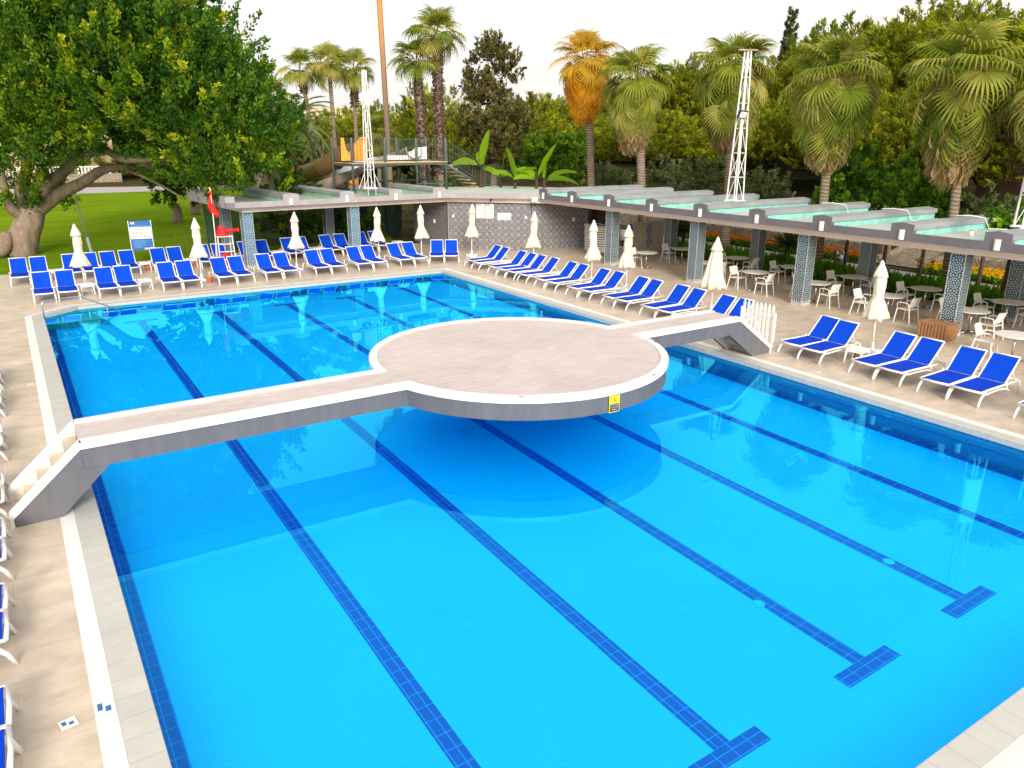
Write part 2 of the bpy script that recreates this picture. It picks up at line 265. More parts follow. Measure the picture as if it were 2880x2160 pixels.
# ------------------------------------------------------------------ mesh builder
class MB:
    def __init__(s): s.v, s.f, s.m = [], [], []
    def add(s, vs, fs, mi=0):
        o = len(s.v); s.v += [tuple(p) for p in vs]; s.f += [tuple(i+o for i in f) for f in fs]; s.m += [mi]*len(fs); return s
    def box(s, x0, y0, z0, x1, y1, z1, mi=0, T=None):
        vs = [Vector((x, y, z)) for z in (z0, z1) for (x, y) in ((x0, y0), (x1, y0), (x1, y1), (x0, y1))]
        if T: vs = [T @ p for p in vs]
        return s.add(vs, [(3, 2, 1, 0), (4, 5, 6, 7), (0, 1, 5, 4), (1, 2, 6, 5), (2, 3, 7, 6), (3, 0, 4, 7)], mi)
    def prism(s, poly, z0, z1, mi=0, T=None, cap=True):
        n = len(poly); vs = [Vector((x, y, z0)) for x, y in poly]+[Vector((x, y, z1)) for x, y in poly]
        if T: vs = [T @ p for p in vs]
        fs = [(i, (i+1) % n, n+(i+1) % n, n+i) for i in range(n)]
        if cap: fs += [tuple(range(n-1, -1, -1)), tuple(range(n, 2*n))]
        return s.add(vs, fs, mi)
    def sheet(s, poly, z, mi=0): return s.add([(x, y, z) for x, y in poly], [tuple(range(len(poly)))], mi)
    def lathe(s, prof, seg=16, c=(0, 0, 0), mi=0, mod=None):
        vs, fs = [], []
        for (r, z) in prof:
            for k in range(seg):
                a = 2*math.pi*k/seg; q = r*(mod(a, z) if mod else 1); vs.append((c[0]+q*math.cos(a), c[1]+q*math.sin(a), c[2]+z))
        for i in range(len(prof)-1):
            for k in range(seg): fs.append((i*seg+k, i*seg+(k+1) % seg, (i+1)*seg+(k+1) % seg, (i+1)*seg+k))
        fs.append(tuple(range(seg-1, -1, -1))); fs.append(tuple((len(prof)-1)*seg+k for k in range(seg)))
        return s.add(vs, fs, mi)
    def tube(s, pts, r, seg=8, mi=0, r1=None, squash=None):
        pts = [Vector(p) for p in pts]; n = len(pts); vs, fs = [], []; prev = None
        for i, p in enumerate(pts):
            t = ((pts[min(i+1, n-1)]-pts[max(i-1, 0)])).normalized()
            if prev is None: a = t.orthogonal().normalized() if abs(t.z) < .95 else Vector((1, 0, 0))
            else: a = prev
            a = (a-t*a.dot(t)).normalized(); b = t.cross(a); prev = a
            rr = r if isinstance(r, (int, float)) else r[i]
            if r1 is not None: rr = r+(r1-r)*i/(n-1)
            for k in range(seg):
                q = 2*math.pi*(k+.5)/seg; vs.append(p+a*rr*math.cos(q)+b*rr*math.sin(q))
        for i in range(n-1):
            for k in range(seg): fs.append((i*seg+k, i*seg+(k+1) % seg, (i+1)*seg+(k+1) % seg, (i+1)*seg+k))
        fs.append(tuple(range(seg-1, -1, -1))); fs.append(tuple((n-1)*seg+k for k in range(seg)))
        return s.add(vs, fs, mi)
    def sweep(s, pts, prof, mis=None, close=True):
        """sweep a profile [(side, up)] along a path, kept upright"""
        pts = [Vector(p) for p in pts]; n = len(pts); m_ = len(prof); vs = []
        for i, p in enumerate(pts):
            t = pts[min(i+1, n-1)]-pts[max(i-1, 0)]; sd_ = Vector((t.y, -t.x, 0)).normalized(); up = sd_.cross(t).normalized()
            if up.z < 0: up = -up
            vs += [p+sd_*a+up*b_ for a, b_ in prof]
        o = len(s.v); s.v += [tuple(q) for q in vs]
        for i in range(n-1):
            for k in range(m_ if close else m_-1):
                s.f.append((o+i*m_+k, o+i*m_+(k+1) % m_, o+(i+1)*m_+(k+1) % m_, o+(i+1)*m_+k)); s.m.append(mis[k] if mis else 0)
        if close:
            s.f.append(tuple(o+k for k in range(m_))); s.m.append(0); s.f.append(tuple(o+(n-1)*m_+k for k in range(m_-1, -1, -1))); s.m.append(0)
        return s
    def build(s, name, mats, parent=None, smooth=False, bevel=0, uv=False):
        me = bpy.data.meshes.new(name); me.from_pydata(s.v, [], s.f)
        for q in (mats if isinstance(mats, (list, tuple)) else [mats]): me.materials.append(M[q] if isinstance(q, str) else q)
        if any(s.m): me.polygons.foreach_set('material_index', s.m)
        me.update()
        import bmesh
        bm = bmesh.new(); bm.from_mesh(me); bmesh.ops.recalc_face_normals(bm, faces=bm.faces); bm.normal_update()
        if all(f.normal.z < -.9 for f in bm.faces): bmesh.ops.reverse_faces(bm, faces=bm.faces)
        bm.to_mesh(me); bm.free()
        if uv:
            ul = me.uv_layers.new(name='UVMap').data
            for p in me.polygons:
                nrm = p.normal
                if abs(nrm.z) > .7: t, q = Vector((1, 0, 0)), Vector((0, 1, 0))
                else: t, q = Vector((-nrm.y, nrm.x, 0)).normalized(), Vector((0, 0, 1))
                for li in p.loop_indices:
                    co = me.vertices[me.loops[li].vertex_index].co; ul[li].uv = (co.dot(t), co.dot(q))
        if smooth: me.polygons.foreach_set('use_smooth', [True]*len(me.polygons))
        me.update()
        o = bpy.data.objects.new(name, me); COL.objects.link(o)
        if parent: o.parent = parent
        if bevel:
            bv = o.modifiers.new('bevel', 'BEVEL'); bv.width = bevel; bv.segments = 2; bv.limit_method = 'ANGLE'
        return o
def raw(name, V, F, mat, parent=None, smooth=False):
    me = bpy.data.meshes.new(name); me.from_pydata(V.tolist() if hasattr(V, 'tolist') else V, [], F.tolist() if hasattr(F, 'tolist') else F)
    for q in (mat if isinstance(mat, (list, tuple)) else [mat]): me.materials.append(M[q])
    if smooth: me.polygons.foreach_set('use_smooth', [True]*len(me.polygons))
    me.update(); o = bpy.data.objects.new(name, me); COL.objects.link(o)
    if parent: o.parent = parent
    return o
def tag(o, label=None, cat=None, group=None, kind=None):
    if label: o['label'] = label
    if cat: o['category'] = cat
    if group: o['group'] = group
    if kind: o['kind'] = kind
    return o
def thing(name, label, cat, loc=(0, 0, 0), rz=0, group=None):
    o = bpy.data.objects.new(name, None); COL.objects.link(o); o.empty_display_size = .2
    o.location = loc; o.rotation_euler = (0, 0, rz); return tag(o, label, cat, group)
KIDS = {}
def dup(root, loc=None, rz=None, label=None, group=None, scale=None):
    def cp(o, par):
        c = o.copy(); COL.objects.link(c)
        if par: c.parent = par
        for ch in o.children: cp(ch, c)
        return c
    r = cp(root, None)
    if loc is not None: r.location = loc
    if rz is not None: r.rotation_euler = (0, 0, rz)
    if scale: r.scale = scale if isinstance(scale, (tuple, list)) else (scale,)*3
    if label: r['label'] = label
    if group: r['group'] = group
    return r
ORD = ['first', 'second', 'third', 'fourth', 'fifth', 'sixth', 'seventh', 'eighth', 'ninth', 'tenth', 'eleventh', 'twelfth']

# ------------------------------------------------------------------ ground, lawn, deck, pool
PW, PL, WZ, FZ = 15.48, 27.7, -.10, -1.50
def hgt(x, y):
    t = min(1, max(0, (x-35.6)/15)); return 2.7*t*t*(3-2*t)
xs = [-160, -60, -30, -9, 9, 27.8, 29, 32.8, 34, 35, 36, 37, 38, 40, 42, 44, 46, 48, 51, 55, 62, 75, 95, 130, 200]
ys = [-60, -20, -8, 0, 5, 10, 15, 20, 25, 30, 36.8, 45, 55, 70, 92, 120, 170, 300]
gv = [(x, y, hgt(x, y)-.03) for y in ys for x in xs]; gf = []
for j in range(len(ys)-1):
    for i in range(len(xs)-1):
        if not (xs[i] >= -9 and xs[i+1] <= 27.8 and ys[j] >= -8 and ys[j+1] <= 36.8):
            a = j*len(xs)+i; gf.append((a, a+1, a+len(xs)+1, a+len(xs)))
tag(raw('ground', gv, gf, 'soil', smooth=True), kind='structure')
tag(MB().sheet([(-70, 36.8), (17.6, 36.8), (19.2, 42), (24, 52), (30, 66), (30, 91), (8, 91), (-70, 97)], -.012).build('lawn', 'lawn'), kind='structure')
tag(MB().sheet([(30, 66), (60, 92), (120, 120), (120, 170), (40, 120), (30, 91)], .004).build('far_lawn', 'lawn'), kind='structure')
tag(MB().sheet([(-70, 97.2), (8, 91.2), (30, 91.2), (30, 97), (6, 103), (-70, 108)], -.008).build('far_path', 'path', uv=True), kind='structure')
tag(MB().sheet([(19.2, 36.9), (22.6, 36.9), (26, 44), (34, 60), (31, 62), (23.4, 46)], -.006).build('garden_path', 'path', uv=True), kind='structure')
tag(MB().sheet([(28.9, -4), (32.6, -4), (33.2, 20), (33.2, 36), (29.6, 36)], -.004).build('side_path', 'path', uv=True), kind='structure')
# travertine deck: a ring round the pool, its far left corner chamfered with the pool
d = MB()
d.sheet([(-9, -8), (27.8, -8), (27.8, -.54), (-9, -.54)], 0)
d.sheet([(-9, -.54), (-.54, -.54), (-.54, 26.9), (-9, 26.9)], 0)
d.sheet([(16.04, -.54), (27.8, -.54), (27.8, 28.2), (16.04, 28.2)], 0)
d.sheet([(-9, 26.9), (-.54, 26.9), (.85, 28.2), (16.04, 28.2), (27.8, 28.2), (27.8, 36.8), (-9, 36.8)], 0)
d.build('pool_deck', 'deck', uv=True); tag(bpy.data.objects['pool_deck'], kind='structure')
CH = [(0, 26.75), (1.1, 27.7)]
cpg = MB(); Z4 = .006
cpg.box(-.34, -.34, -.12, 0, 26.75, Z4); cpg.box(0, -.34, -.12, PW, 0, Z4-.001); cpg.box(PW, -.34, -.12, PW+.34, PL, Z4); cpg.box(1.1, PL, -.12, PW+.34, PL+.3, Z4-.001)
cpg.prism([(0, 26.75), (1.1, 27.7), (1.1, 28.0), (.93, 28.0), (-.34, 26.9), (-.34, 26.75)], -.12, Z4-.002)
tag(cpg.build('pool_coping', 'coping', uv=True), kind='structure')
for nm, bx in (('drain_grating', (-.54, -.34, -.34, 26.75)), ('drain_grating', (PW+.34, -.34, PW+.56, PL+.1))):
    g = MB().box(bx[0], bx[1], -.05, bx[2], bx[3], .004).build(nm, 'stonewhite' if bx[0] > 5 else 'grating', uv=True)
    tag(g, kind='structure')
m2, nt2, b2 = newmat('grating_across', .45); v2 = coords(nt2); s2 = nt2.nodes.new('ShaderNodeSeparateXYZ'); nt2.links.new(v2, s2.inputs[0])
col(nt2, b2, mix(nt2, (X(nt2, s2.outputs[1])/.05).frac().lt(.36), (.80, .80, .77), (.64, .65, .63))); M['grating_y'] = m2
bpy.data.objects['drain_grating'].data.materials[0] = m2
tag(MB().box(-.34, -.56, -.05, PW+.56, -.34, .004).build('drain_grating', 'grating'), kind='structure')
tag(MB().box(1.3, 28.0, -.05, 16.04, 28.16, .004).build('drain_grating', 'stonewhite'), kind='structure')
# basin
ring = [(0, 0), (PW, 0), (PW, PL), (1.1, PL), (0, 26.75)]
bs = MB(); bs.sheet(ring, FZ, 0)
for i in range(5):
    (x0, y0), (x1, y1) = ring[i], ring[(i+1) % 5]
    bs.add([(x0, y0, FZ), (x1, y1, FZ), (x1, y1, -.12), (x0, y0, -.12)], [(0, 1, 2, 3)], 1)
basin = bs.build('pool_basin', ['floor_tile', 'wall_tile'], uv=True); tag(basin, kind='structure')
def strip(n, x0, y0, x1, y1, z=FZ+.004, mat='navy_tile', rot=False):
    o = MB().sheet([(x0, y0), (x1, y0), (x1, y1), (x0, y1)], z).build(n, mat, basin, uv=True)
    if rot:
        for l in o.data.uv_layers[0].data: l.uv = (l.uv[1], l.uv[0])
    return o
LX = [2.84, 5.44, 8.02, 10.48, 13.08]
for i, x in enumerate(LX):
    hi, lo = (26.0, 1.85) if i < 4 else (PL-.01, 1.85)
    strip('lane_line', x-.125, lo, x+.125, hi, rot=True)
    strip('lane_end_bar', x-.55, 1.6, x+.55, 1.845)
    if i < 4: strip('lane_end_bar', x-.55, 26.005, x+.55, 26.25)
strip('floor_border', .01, .26, .26, 26.4, rot=True); strip('floor_border', PW-.26, .26, PW-.01, PL-.26, rot=True)
strip('floor_border', .01, .01, PW-.01, .255); strip('floor_border', 1.3, PL-.255, PW-.01, PL-.01)
wt = MB()
wt.box(.0, .01, -.36, .006, 26.7, -.125); wt.box(.01, .0, -.36, PW-.01, .006, -.125)
wt.box(PW-.006, .01, -.25, PW, PL-.01, -.125); wt.box(1.2, PL-.006, -.25, PW-.01, PL, -.125)
wt.build('waterline_tiles', 'navy_tile', basin, uv=True)
MB().prism([(.02, 26.2), (1.9, 26.3), (1.9, PL-.03), (1.1, PL-.02), (.02, 26.74)], FZ+.006, -.62).build('corner_step', 'teal_tile', basin, uv=True)
for x, y in [(4.1, 5.3), (6.6, 7.2), (9.2, 5.4), (9.2, 9.3), (7.9, 3.4), (10.5, 3.0), (4.2, 8.9), (6.9, 3.9)]:
    dr = MB(); dr.lathe([(.001, .012), (.08, .012), (.09, .004)], 20, (x, y, FZ)); dr.build('floor_inlet', 'inlet', basin)
for y in (6.2, 8.2, 13.2, 15.4):
    T = Matrix.Translation((PW-.012, y, -.55)) @ Matrix.Rotation(R(-90), 4, 'Y'); k = MB(); k.lathe([(.0, .01), (.10, .01), (.12, 0)], 18); k.v = [tuple(T @ Vector(p)) for p in k.v]
    k.build('wall_light', 'inlet', basin)
# water sheet
wv_ = MB().sheet([(.001, .001), (PW-.001, .001), (PW-.001, PL-.001), (1.1, PL-.001), (.001, 26.75)], WZ).build('water', 'water'); tag(wv_, kind='structure')

# ------------------------------------------------------------------ round platform with its two footbridges
PC, PR, ZT, ZB = (8.65, 11.0), 3.30, 1.18, .72
pb = thing('platform_bridge', 'round travertine platform on footbridges with white rim spanning the pool', 'bridge', (PC[0], PC[1], 0))
def loc(vs): return [(x-PC[0], y-PC[1]) for x, y in vs]
LY, RY = (10.10, 11.32), (10.60, 11.72)
aL = [math.asin((y-PC[1])/PR) for y in LY]; aR = [math.asin((y-PC[1])/PR) for y in RY]
def outline(inset=0, xl=-.10, xr=15.45):
    r = PR-inset; ly0, ly1, ry0, ry1 = LY[0]+inset, LY[1]-inset, RY[0]+inset, RY[1]-inset
    a0, a1 = math.asin((ry1-PC[1])/r), math.pi-math.asin((ly1-PC[1])/r)
    b0, b1 = math.pi-math.asin((ly0-PC[1])/r), 2*math.pi+math.asin((ry0-PC[1])/r)
    p = [(PC[0]+r*math.cos(a0+(a1-a0)*i/48), PC[1]+r*math.sin(a0+(a1-a0)*i/48)) for i in range(49)]
    p += [(xl, ly1), (xl, ly0)]
    p += [(PC[0]+r*math.cos(b0+(b1-b0)*i/48), PC[1]+r*math.sin(b0+(b1-b0)*i/48)) for i in range(49)]
    return p+[(xr, ry0), (xr, ry1)]
o1, o2, oi = outline(0), outline(.03), outline(.17)
MB().prism(loc(o2), ZB, ZT-.13).build('slab_edge', 'charcoal', pb)
MB().prism(loc(oi), ZT-.125, ZT-.03).build('walking_surface', 'platform', pb, uv=True)
MB().prism(loc(outline(.10)), ZB-.012, ZB-.002).build('added_bounce_panel', 'offwhite', pb)  # pale panel added to bounce light onto the dark water below
cpm = MB(); n = len(o1); gap = {49, n-2}          # the coping is open at both bridge heads
A_, B_ = loc(o1), loc(oi)
vs = [(x, y, ZT-.12) for x, y in A_]+[(x, y, ZT-.015) for x, y in A_]+[(x*.996, y*.996, ZT) for x, y in A_]+[(x, y, ZT) for x, y in B_]+[(x, y, ZT-.12) for x, y in B_]
fs = []
for i in range(n):
    if i in gap: continue
    j = (i+1) % n
    for k in range(5): fs.append((k*n+i, k*n+j, ((k+1) % 5)*n+j, ((k+1) % 5)*n+i))
cpm.add(vs, fs); cpm.build('coping_rim', 'stonewhite', pb)
# medallion carved in the centre
md = MB()
for r in (.62, .52, .40, .27, .13):
    pts = [(r*math.cos(2*math.pi*k/40), r*math.sin(2*math.pi*k/40)) for k in range(41)]
    for k in range(40):
        if r in (.52, .27) and k % 2: continue
        (x0, y0), (x1, y1) = pts[k], pts[k+1]; q = (r-.022)/r
        md.add([(x0-.95, y0-.55, ZT-.027), (x1-.95, y1-.55, ZT-.027), (x1*q-.95, y1*q-.55, ZT-.027), (x0*q-.95, y0*q-.55, ZT-.027)], [(0, 1, 2, 3)])
md.build('medallion', plain('inlaid_limestone', (.62, .53, .50), .5, .05), pb)
def stairs(xtop, sgn, y0, y1, foot, heel, knee):
    """flight from the bridge end down to the deck; sgn is the way it runs out"""
    n = 5; run = abs(foot-xtop)
    st = MB()
    for k in range(n):
        xa, xb = xtop+sgn*run*k/n, xtop+sgn*run*(k+1)/n; zt = (ZT-.03)*(1-(k+1)/n)+.02
        st.box(min(xa, xb)-PC[0], y0+.17-PC[1], -.02, max(xa, xb)-PC[0], y1-.17-PC[1], zt) if k == n-1 else st.box(min(xa, xb)-PC[0], y0+.17-PC[1], zt-.26, max(xa, xb)-PC[0], y1-.17-PC[1], zt)
    st.build('step_flight', 'deck', pb, uv=True)
    for ya, yb in ((y0, y0+.165), (y1-.165, y1)):
        side = [(xtop-sgn*.0, ZT-.13), (foot, .10), (foot, 0), (heel, 0), (knee, ZB), (xtop, ZB)]
        w_ = MB(); m_ = len(side)
        vs = [(x-PC[0], ya+.02-PC[1], z) for x, z in side]+[(x-PC[0], yb-.02-PC[1], z) for x, z in side]
        w_.add(vs, [(i, (i+1) % m_, m_+(i+1) % m_, m_+i) for i in range(m_)]+[tuple(range(m_)), tuple(range(2*m_-1, m_-1, -1))])
        w_.build('stair_side', 'charcoal', pb)
        yi = (yb-.017) if ya == y0 else (ya+.017)
        MB().add([(x-PC[0], yi-PC[1], z) for x, z in side], [tuple(range(m_))]).build('inner_face', 'offwhite', pb)
        c_ = MB(); e = [(xtop, ZT-.12), (xtop, ZT), (foot, .22), (foot, .10)]
        vs = [(x-PC[0], ya-PC[1], z) for x, z in e]+[(x-PC[0], yb-PC[1], z) for x, z in e]
        c_.add(vs, [(0, 1, 5, 4), (1, 2, 6, 5), (2, 3, 7, 6), (3, 0, 4, 7), (0, 3, 2, 1), (4, 5, 6, 7)])
        xe = foot; c_.box(min(xe, xe-sgn*.05)-PC[0]+sgn*.003, ya+.003-PC[1], 0, max(xe, xe-sgn*.05)-PC[0]+sgn*.003, yb-.003-PC[1], .2)
        c_.build('coping_slope', 'stonewhite', pb)
    MB().box(min(xtop, knee)-PC[0], y0+.19-PC[1], ZB+.1, max(xtop, knee)-PC[0], y1-.19-PC[1], ZT-.14).build('bridge_head', 'charcoal', pb)
stairs(-.10, -1, LY[0], LY[1], -1.18, -.5, .26)
stairs(15.45, 1, RY[0], RY[1], 16.82, 16.1, 15.1)
# warning sign on the platform's front edge
ang = math.atan2(*(lambda p: (p[1]-PC[1], p[0]-PC[0]))(far(1718, 1135, 13.9)))
def sign_at():
    best = None
    for k in range(2000):       # the point of the rim under the survey mark
        a = -math.pi/2+k/2000*1.6-.5; P = np.array([PC[0]+(PR-.02)*math.cos(a), PC[1]+(PR-.02)*math.sin(a), .88])
        d = P-CP; z = d @ _f; u = 1440+FPX*(d @ _r)/z
        if best is None or abs(u-1726) < best[0]: best = (abs(u-1726), a)
    return best[1]
a = sign_at()
ws = thing('warning_sign', 'yellow head impact warning sign fixed to the platform rim', 'sign', (PC[0]+(PR-.01)*math.cos(a), PC[1]+(PR-.01)*math.sin(a), .88), a+math.pi/2)
MB().box(-.125, -.012, -.165, .125, .0, .165).build('plate', 'signyellow', ws)
MB().box(-.112, -.015, -.150, .112, -.0121, .005).build('text_panel', 'signink', ws)
tr = MB()
tri = [(-.062, .035), (.062, .035), (0, .142)]; cx_, cy_ = 0, .07
vs = [(x, -.0135, z) for x, z in tri]+[(cx_+(x-cx_)*.8, -.0135, cy_+(z-cy_)*.8) for x, z in tri]
tr.add(vs, [(0, 1, 4, 3), (1, 2, 5, 4), (2, 0, 3, 5)])
tr.add([(-.02, -.0135, .09), (-.004, -.0135, .095), (.012, -.0135, .066), (.032, -.0135, .058), (.028, -.0135, .048), (.004, -.0135, .052), (-.008, -.0135, .07)], [tuple(range(7))])
tr.add([(-.012+.011*math.cos(k*.785), -.0135, .108+.011*math.sin(k*.785)) for k in range(8)], [tuple(range(8))])
tr.build('hazard_symbol', 'signink', ws)
def text(parent, s, x, z, size, mat, y=-.0165, name='lettering', rot=(R(90), 0, 0)):
    cu = bpy.data.curves.new(name, 'FONT'); cu.body = s; cu.size = size; cu.align_x = 'CENTER'; cu.align_y = 'CENTER'; cu.extrude = .0005
    tmp = bpy.data.objects.new(name, cu); COL.objects.link(tmp); me = bpy.data.meshes.new_from_object(tmp.evaluated_get(bpy.context.evaluated_depsgraph_get())); bpy.data.objects.remove(tmp)
    me.materials.clear(); me.materials.append(M[mat]); o = bpy.data.objects.new(name, me); COL.objects.link(o); o.parent = parent; o.location = (x, y, z); o.rotation_euler = rot; return o
text(ws, 'ATTENTION', 0, -.022, .038, 'paper'); text(ws, 'RISK OF HEAD', 0, -.068, .034, 'paper'); text(ws, 'IMPACT', 0, -.113, .038, 'paper')
for p, q in (((9.9, 7.95, ZT+.003), .4), ((11.75, 9.9, ZT+.003), .9), ((6.9, 8.25, ZT+.003), 0)):
    bt = MB()
    for k in range(7): bt.box(-.06+.018*k+random.uniform(-.006, .006), random.uniform(-.012, .012), 0, -.05+.018*k+random.uniform(0, .01), random.uniform(.012, .03), .004)
    lf = bt.build('dry_leaf', 'black'); lf.location = p; lf.rotation_euler = (0, 0, q)
    tag(lf, {.4: 'dark leaf scrap on the white rim at the front of the round platform', .9: 'dark leaf scrap on the white rim right of the warning sign', 0: 'dark leaf scrap on the white rim left where the bridge joins'}[q], 'leaf scrap')

# ------------------------------------------------------------------ canopy building: columns, beam, stepped roof
LA = R(3.74); LO = (8.35, 32.95)
def Lp(a, b): return (LO[0]+math.cos(LA)*a-math.sin(LA)*b, LO[1]+math.sin(LA)*a+math.cos(LA)*b)
cn = thing('pool_canopy', 'long flat pool canopy on tiled columns with ridged turquoise roof', 'canopy')
RX0, RX1, RXF, RY0, RY1 = 22.85, 28.7, 22.35, -1.0, 29.9
BZ0, BZ1, FZ0, FZ1, RFZ = 2.49, 2.74, 2.73, 2.97, 2.87
beam = MB()
beam.prism([Lp(0, 0), Lp(10.75, 0), (RX0, RY1), (RX0, RY0), (RX0+.5, RY0), (RX0+.5, RY1+.25), Lp(10.95, .5), Lp(0, .5)], BZ0, BZ1)
beam.prism([Lp(0, .5), Lp(.45, .5), Lp(.45, 5.6), Lp(0, 5.6)], BZ0, BZ1)
beam.box(26.6, RY0, BZ0, 27.1, RY1, BZ1); beam.prism([Lp(0.0, 3.85), Lp(10.9, 3.85), Lp(10.9, 4.35), Lp(0.0, 4.35)], BZ0+.002, BZ1)
beam.build('beam', 'soffit', cn)
FL = [Lp(-.85, -.5), Lp(10.35, -.5), (RXF, RY1-.02), (RXF, RY0)]
slab = MB(); slab.prism([Lp(-.8, -.4), Lp(10.4, -.4), (RXF+.12, RY1-.02), (RXF+.12, RY0), (RX1, RY0), (RX1, RY1), (28.2, 34.3), (25.4, 38.4), Lp(13.5, 5.6), Lp(10.9, 5.6), Lp(-.85, 5.6)], BZ1+.005, RFZ-.03)
slab.build('roof_slab', 'soffit', cn)
MB().prism([(RXF+.16, RY0+.02), (RX1-.02, RY0+.02), (RX1-.02, RY1), (28.1, 34.2), (25.3, 38.3), Lp(13.5, 5.5), Lp(11.0, 5.5), Lp(10.9, -.2), (RXF+.16, RY1+.2)], RFZ-.028, RFZ).build('roof_surface', 'roof', cn)
MB().prism([Lp(-.7, -.35), Lp(10.4, -.35), Lp(10.895, -.2), Lp(10.99, 5.5), Lp(-.7, 5.5)], RFZ-.028, RFZ-.002).build('roof_surface', 'roof_mint', cn)
def wallband(p, q, t, z0, z1, mb, mi=0):
    p, q = Vector((*p, 0)), Vector((*q, 0)); n_ = (q-p).normalized(); s_ = Vector((-n_.y, n_.x, 0))*t
    mb.prism([(p.x, p.y), (q.x, q.y), ((q+s_).x, (q+s_).y), ((p+s_).x, (p+s_).y)], z0, z1, mi)
fa = MB(); wallband(FL[2], FL[3], .15, FZ0, FZ1, fa); fa.build('fascia', 'fascia', cn)
fa = MB(); wallband(FL[0], FL[1], .15, FZ0, FZ1, fa); wallband(FL[1], FL[2], .15, FZ0, FZ1-.002, fa); fa.build('fascia', 'fascia_pale', cn)
fa = MB(); fa.prism([Lp(-.85, -.5), Lp(-.45, -.5), Lp(-.45, 5.6), Lp(-.85, 5.6)], FZ0+.002, 3.22); fa.build('end_parapet', 'fascia_pale', cn)
def ridge(T, length, front, cap, side):
    """one roof ridge; local +x runs back from the front edge"""
    g = MB(); wd = .365
    def pr(x0, x1, z0, z1, apex, mi, w_=wd):
        pts = [(-w_, z0), (w_, z0), (w_, z1), (0, apex), (-w_, z1)]
        vs = [Vector((x0, y, z)) for y, z in pts]+[Vector((x1, y, z)) for y, z in pts]
        vs = [T @ v_ for v_ in vs]
        g.add(vs, [(i, (i+1) % 5, 5+(i+1) % 5, 5+i) for i in range(5)]+[(4, 3, 2, 1, 0), (5, 6, 7, 8, 9)], mi)
    pr(.022, length, 3.07, 3.225, 3.285, 0); pr(-.004, .020, 3.068, 3.228, 3.288, 1)
    g.build('ridge_cap', [cap, front], cn)
    s_ = MB(); s_.box(.16, -.30, RFZ-.02, length-.02, .30, 3.068, 0, T); s_.build('ridge_wall', side, cn)
    
    for y0, y1 in ((-.365, -.10), (.10, .365)): MB().box(-.002, y0, FZ1-.3+.06, .155, y1, 3.066, 0, T).build('ridge_front', front, cn)
    st = MB(); st.lathe([(.098, 0), (.098, .3)], 14); st.v = [tuple(T @ (Vector(p)+Vector((.03, 0, 2.765)))) for p in st.v]; st.build('beam_end', 'offwhite', cn)
RCY = [29.97, 27.22, 24.48, 21.69, 18.92, 16.14, 13.42, 10.60, 7.82, 5.04, 2.26]
for i, y in enumerate(RCY): ridge(Matrix.Translation((RXF-.002, y-.36 if i == 0 else y, 0)), 6.3, 'fascia', 'captop', 'turq')
for a in (2.1, 4.85, 7.45, 9.95):
    x, y = Lp(a, -.502); ridge(Matrix.Translation((x, y, 0)) @ Matrix.Rotation(LA+R(90), 4, 'Z'), 5.9 if a < 7 else 4.6, 'fascia_pale', 'captop', 'mint')
def column(x, y, rz=0, mat='rosette', w_=.45):
    T = Matrix.Translation((x, y, 0)) @ Matrix.Rotation(rz, 4, 'Z')
    c_ = MB().box(.012, .012, .10, w_-.012, w_-.012, 2.40).build('column', mat, cn, uv=False)
    me = c_.data; ul = me.uv_layers.new(name='UVMap').data
    for p in me.polygons:
        t = Vector((-p.normal.y, p.normal.x, 0))
        for li in p.loop_indices:
            co = me.vertices[me.loops[li].vertex_index].co; ul[li].uv = (co.dot(t) if t.length > .5 else co.x, co.z)
    c_.matrix_world = T
    e_ = MB()
    for a, b_ in ((0, 0), (w_-.022, 0), (0, w_-.022), (w_-.022, w_-.022)): e_.box(a, b_, .1, a+.022, b_+.022, 2.47)
    e_.box(-.01, -.01, 0, w_+.01, w_+.01, .1)
    q = e_.build('corner_trim', 'trimgrey', c_); MB().box(.008, .008, 2.40, w_-.008, w_-.008, 2.488).build('tile_border', 'border', c_, uv=True); MB().box(.008, .008, .101, w_-.008, w_-.008, .16).build('tile_border', 'border', c_, uv=True)
for y in (24.8, 19.43, 14.2, 8.83, 3.5, -.8): column(22.86, y)
for y in (24.8, 19.43, 14.2, 8.83, 3.5): column(26.62, y)
for a, b_ in ((0.0, .03), (5.22, .03)): column(*Lp(a, b_), LA, 'rosette_blue')
for a, b_ in ((.2, 3.88), (5.57, 3.88)): column(*Lp(a, b_), LA)
# tiled pavilion under the canopy corner
pv = thing('tiled_pavilion', 'grey patterned tile pavilion walls under the canopy corner', 'pavilion')
PVL = [(19.0, 37.6), (19.12, 33.75), (22.35, 30.62), (25.75, 30.3), (26.6, 30.9)]
for i in range(4):
    k = MB(); wallband(PVL[i], PVL[i+1], .25, .06, 2.40, k); k.build('tiled_wall', 'dotwall', pv, uv=True)
    k = MB(); p, q = PVL[i], PVL[i+1]; wallband(p, q, .22, 2.40, 2.486, k); k.build('tile_border', 'border', pv, uv=True); k = MB(); wallband(p, q, .24, 0, .06, k); k.build('tile_border', 'border', pv, uv=True)
for p in PVL[1:4]:
    k = MB(); k.box(p[0]-.035, p[1]-.035, .0, p[0]+.035, p[1]+.035, 2.484); k.build('corner_strip', 'border', pv, uv=True)
k = MB(); k.box(26.6, 30.4, 0, 27.2, 33, 2.485); k.build('door_recess', 'bark_dark', pv)
def on_wall(i, s_, z):
    p, q = Vector(PVL[i]), Vector(PVL[i+1]); t = (q-p).normalized(); r = p+t*s_
    n_ = Vector((t.y, -t.x)); r = r+n_*.004
    return (r.x, r.y, z), math.atan2(t.y, t.x)
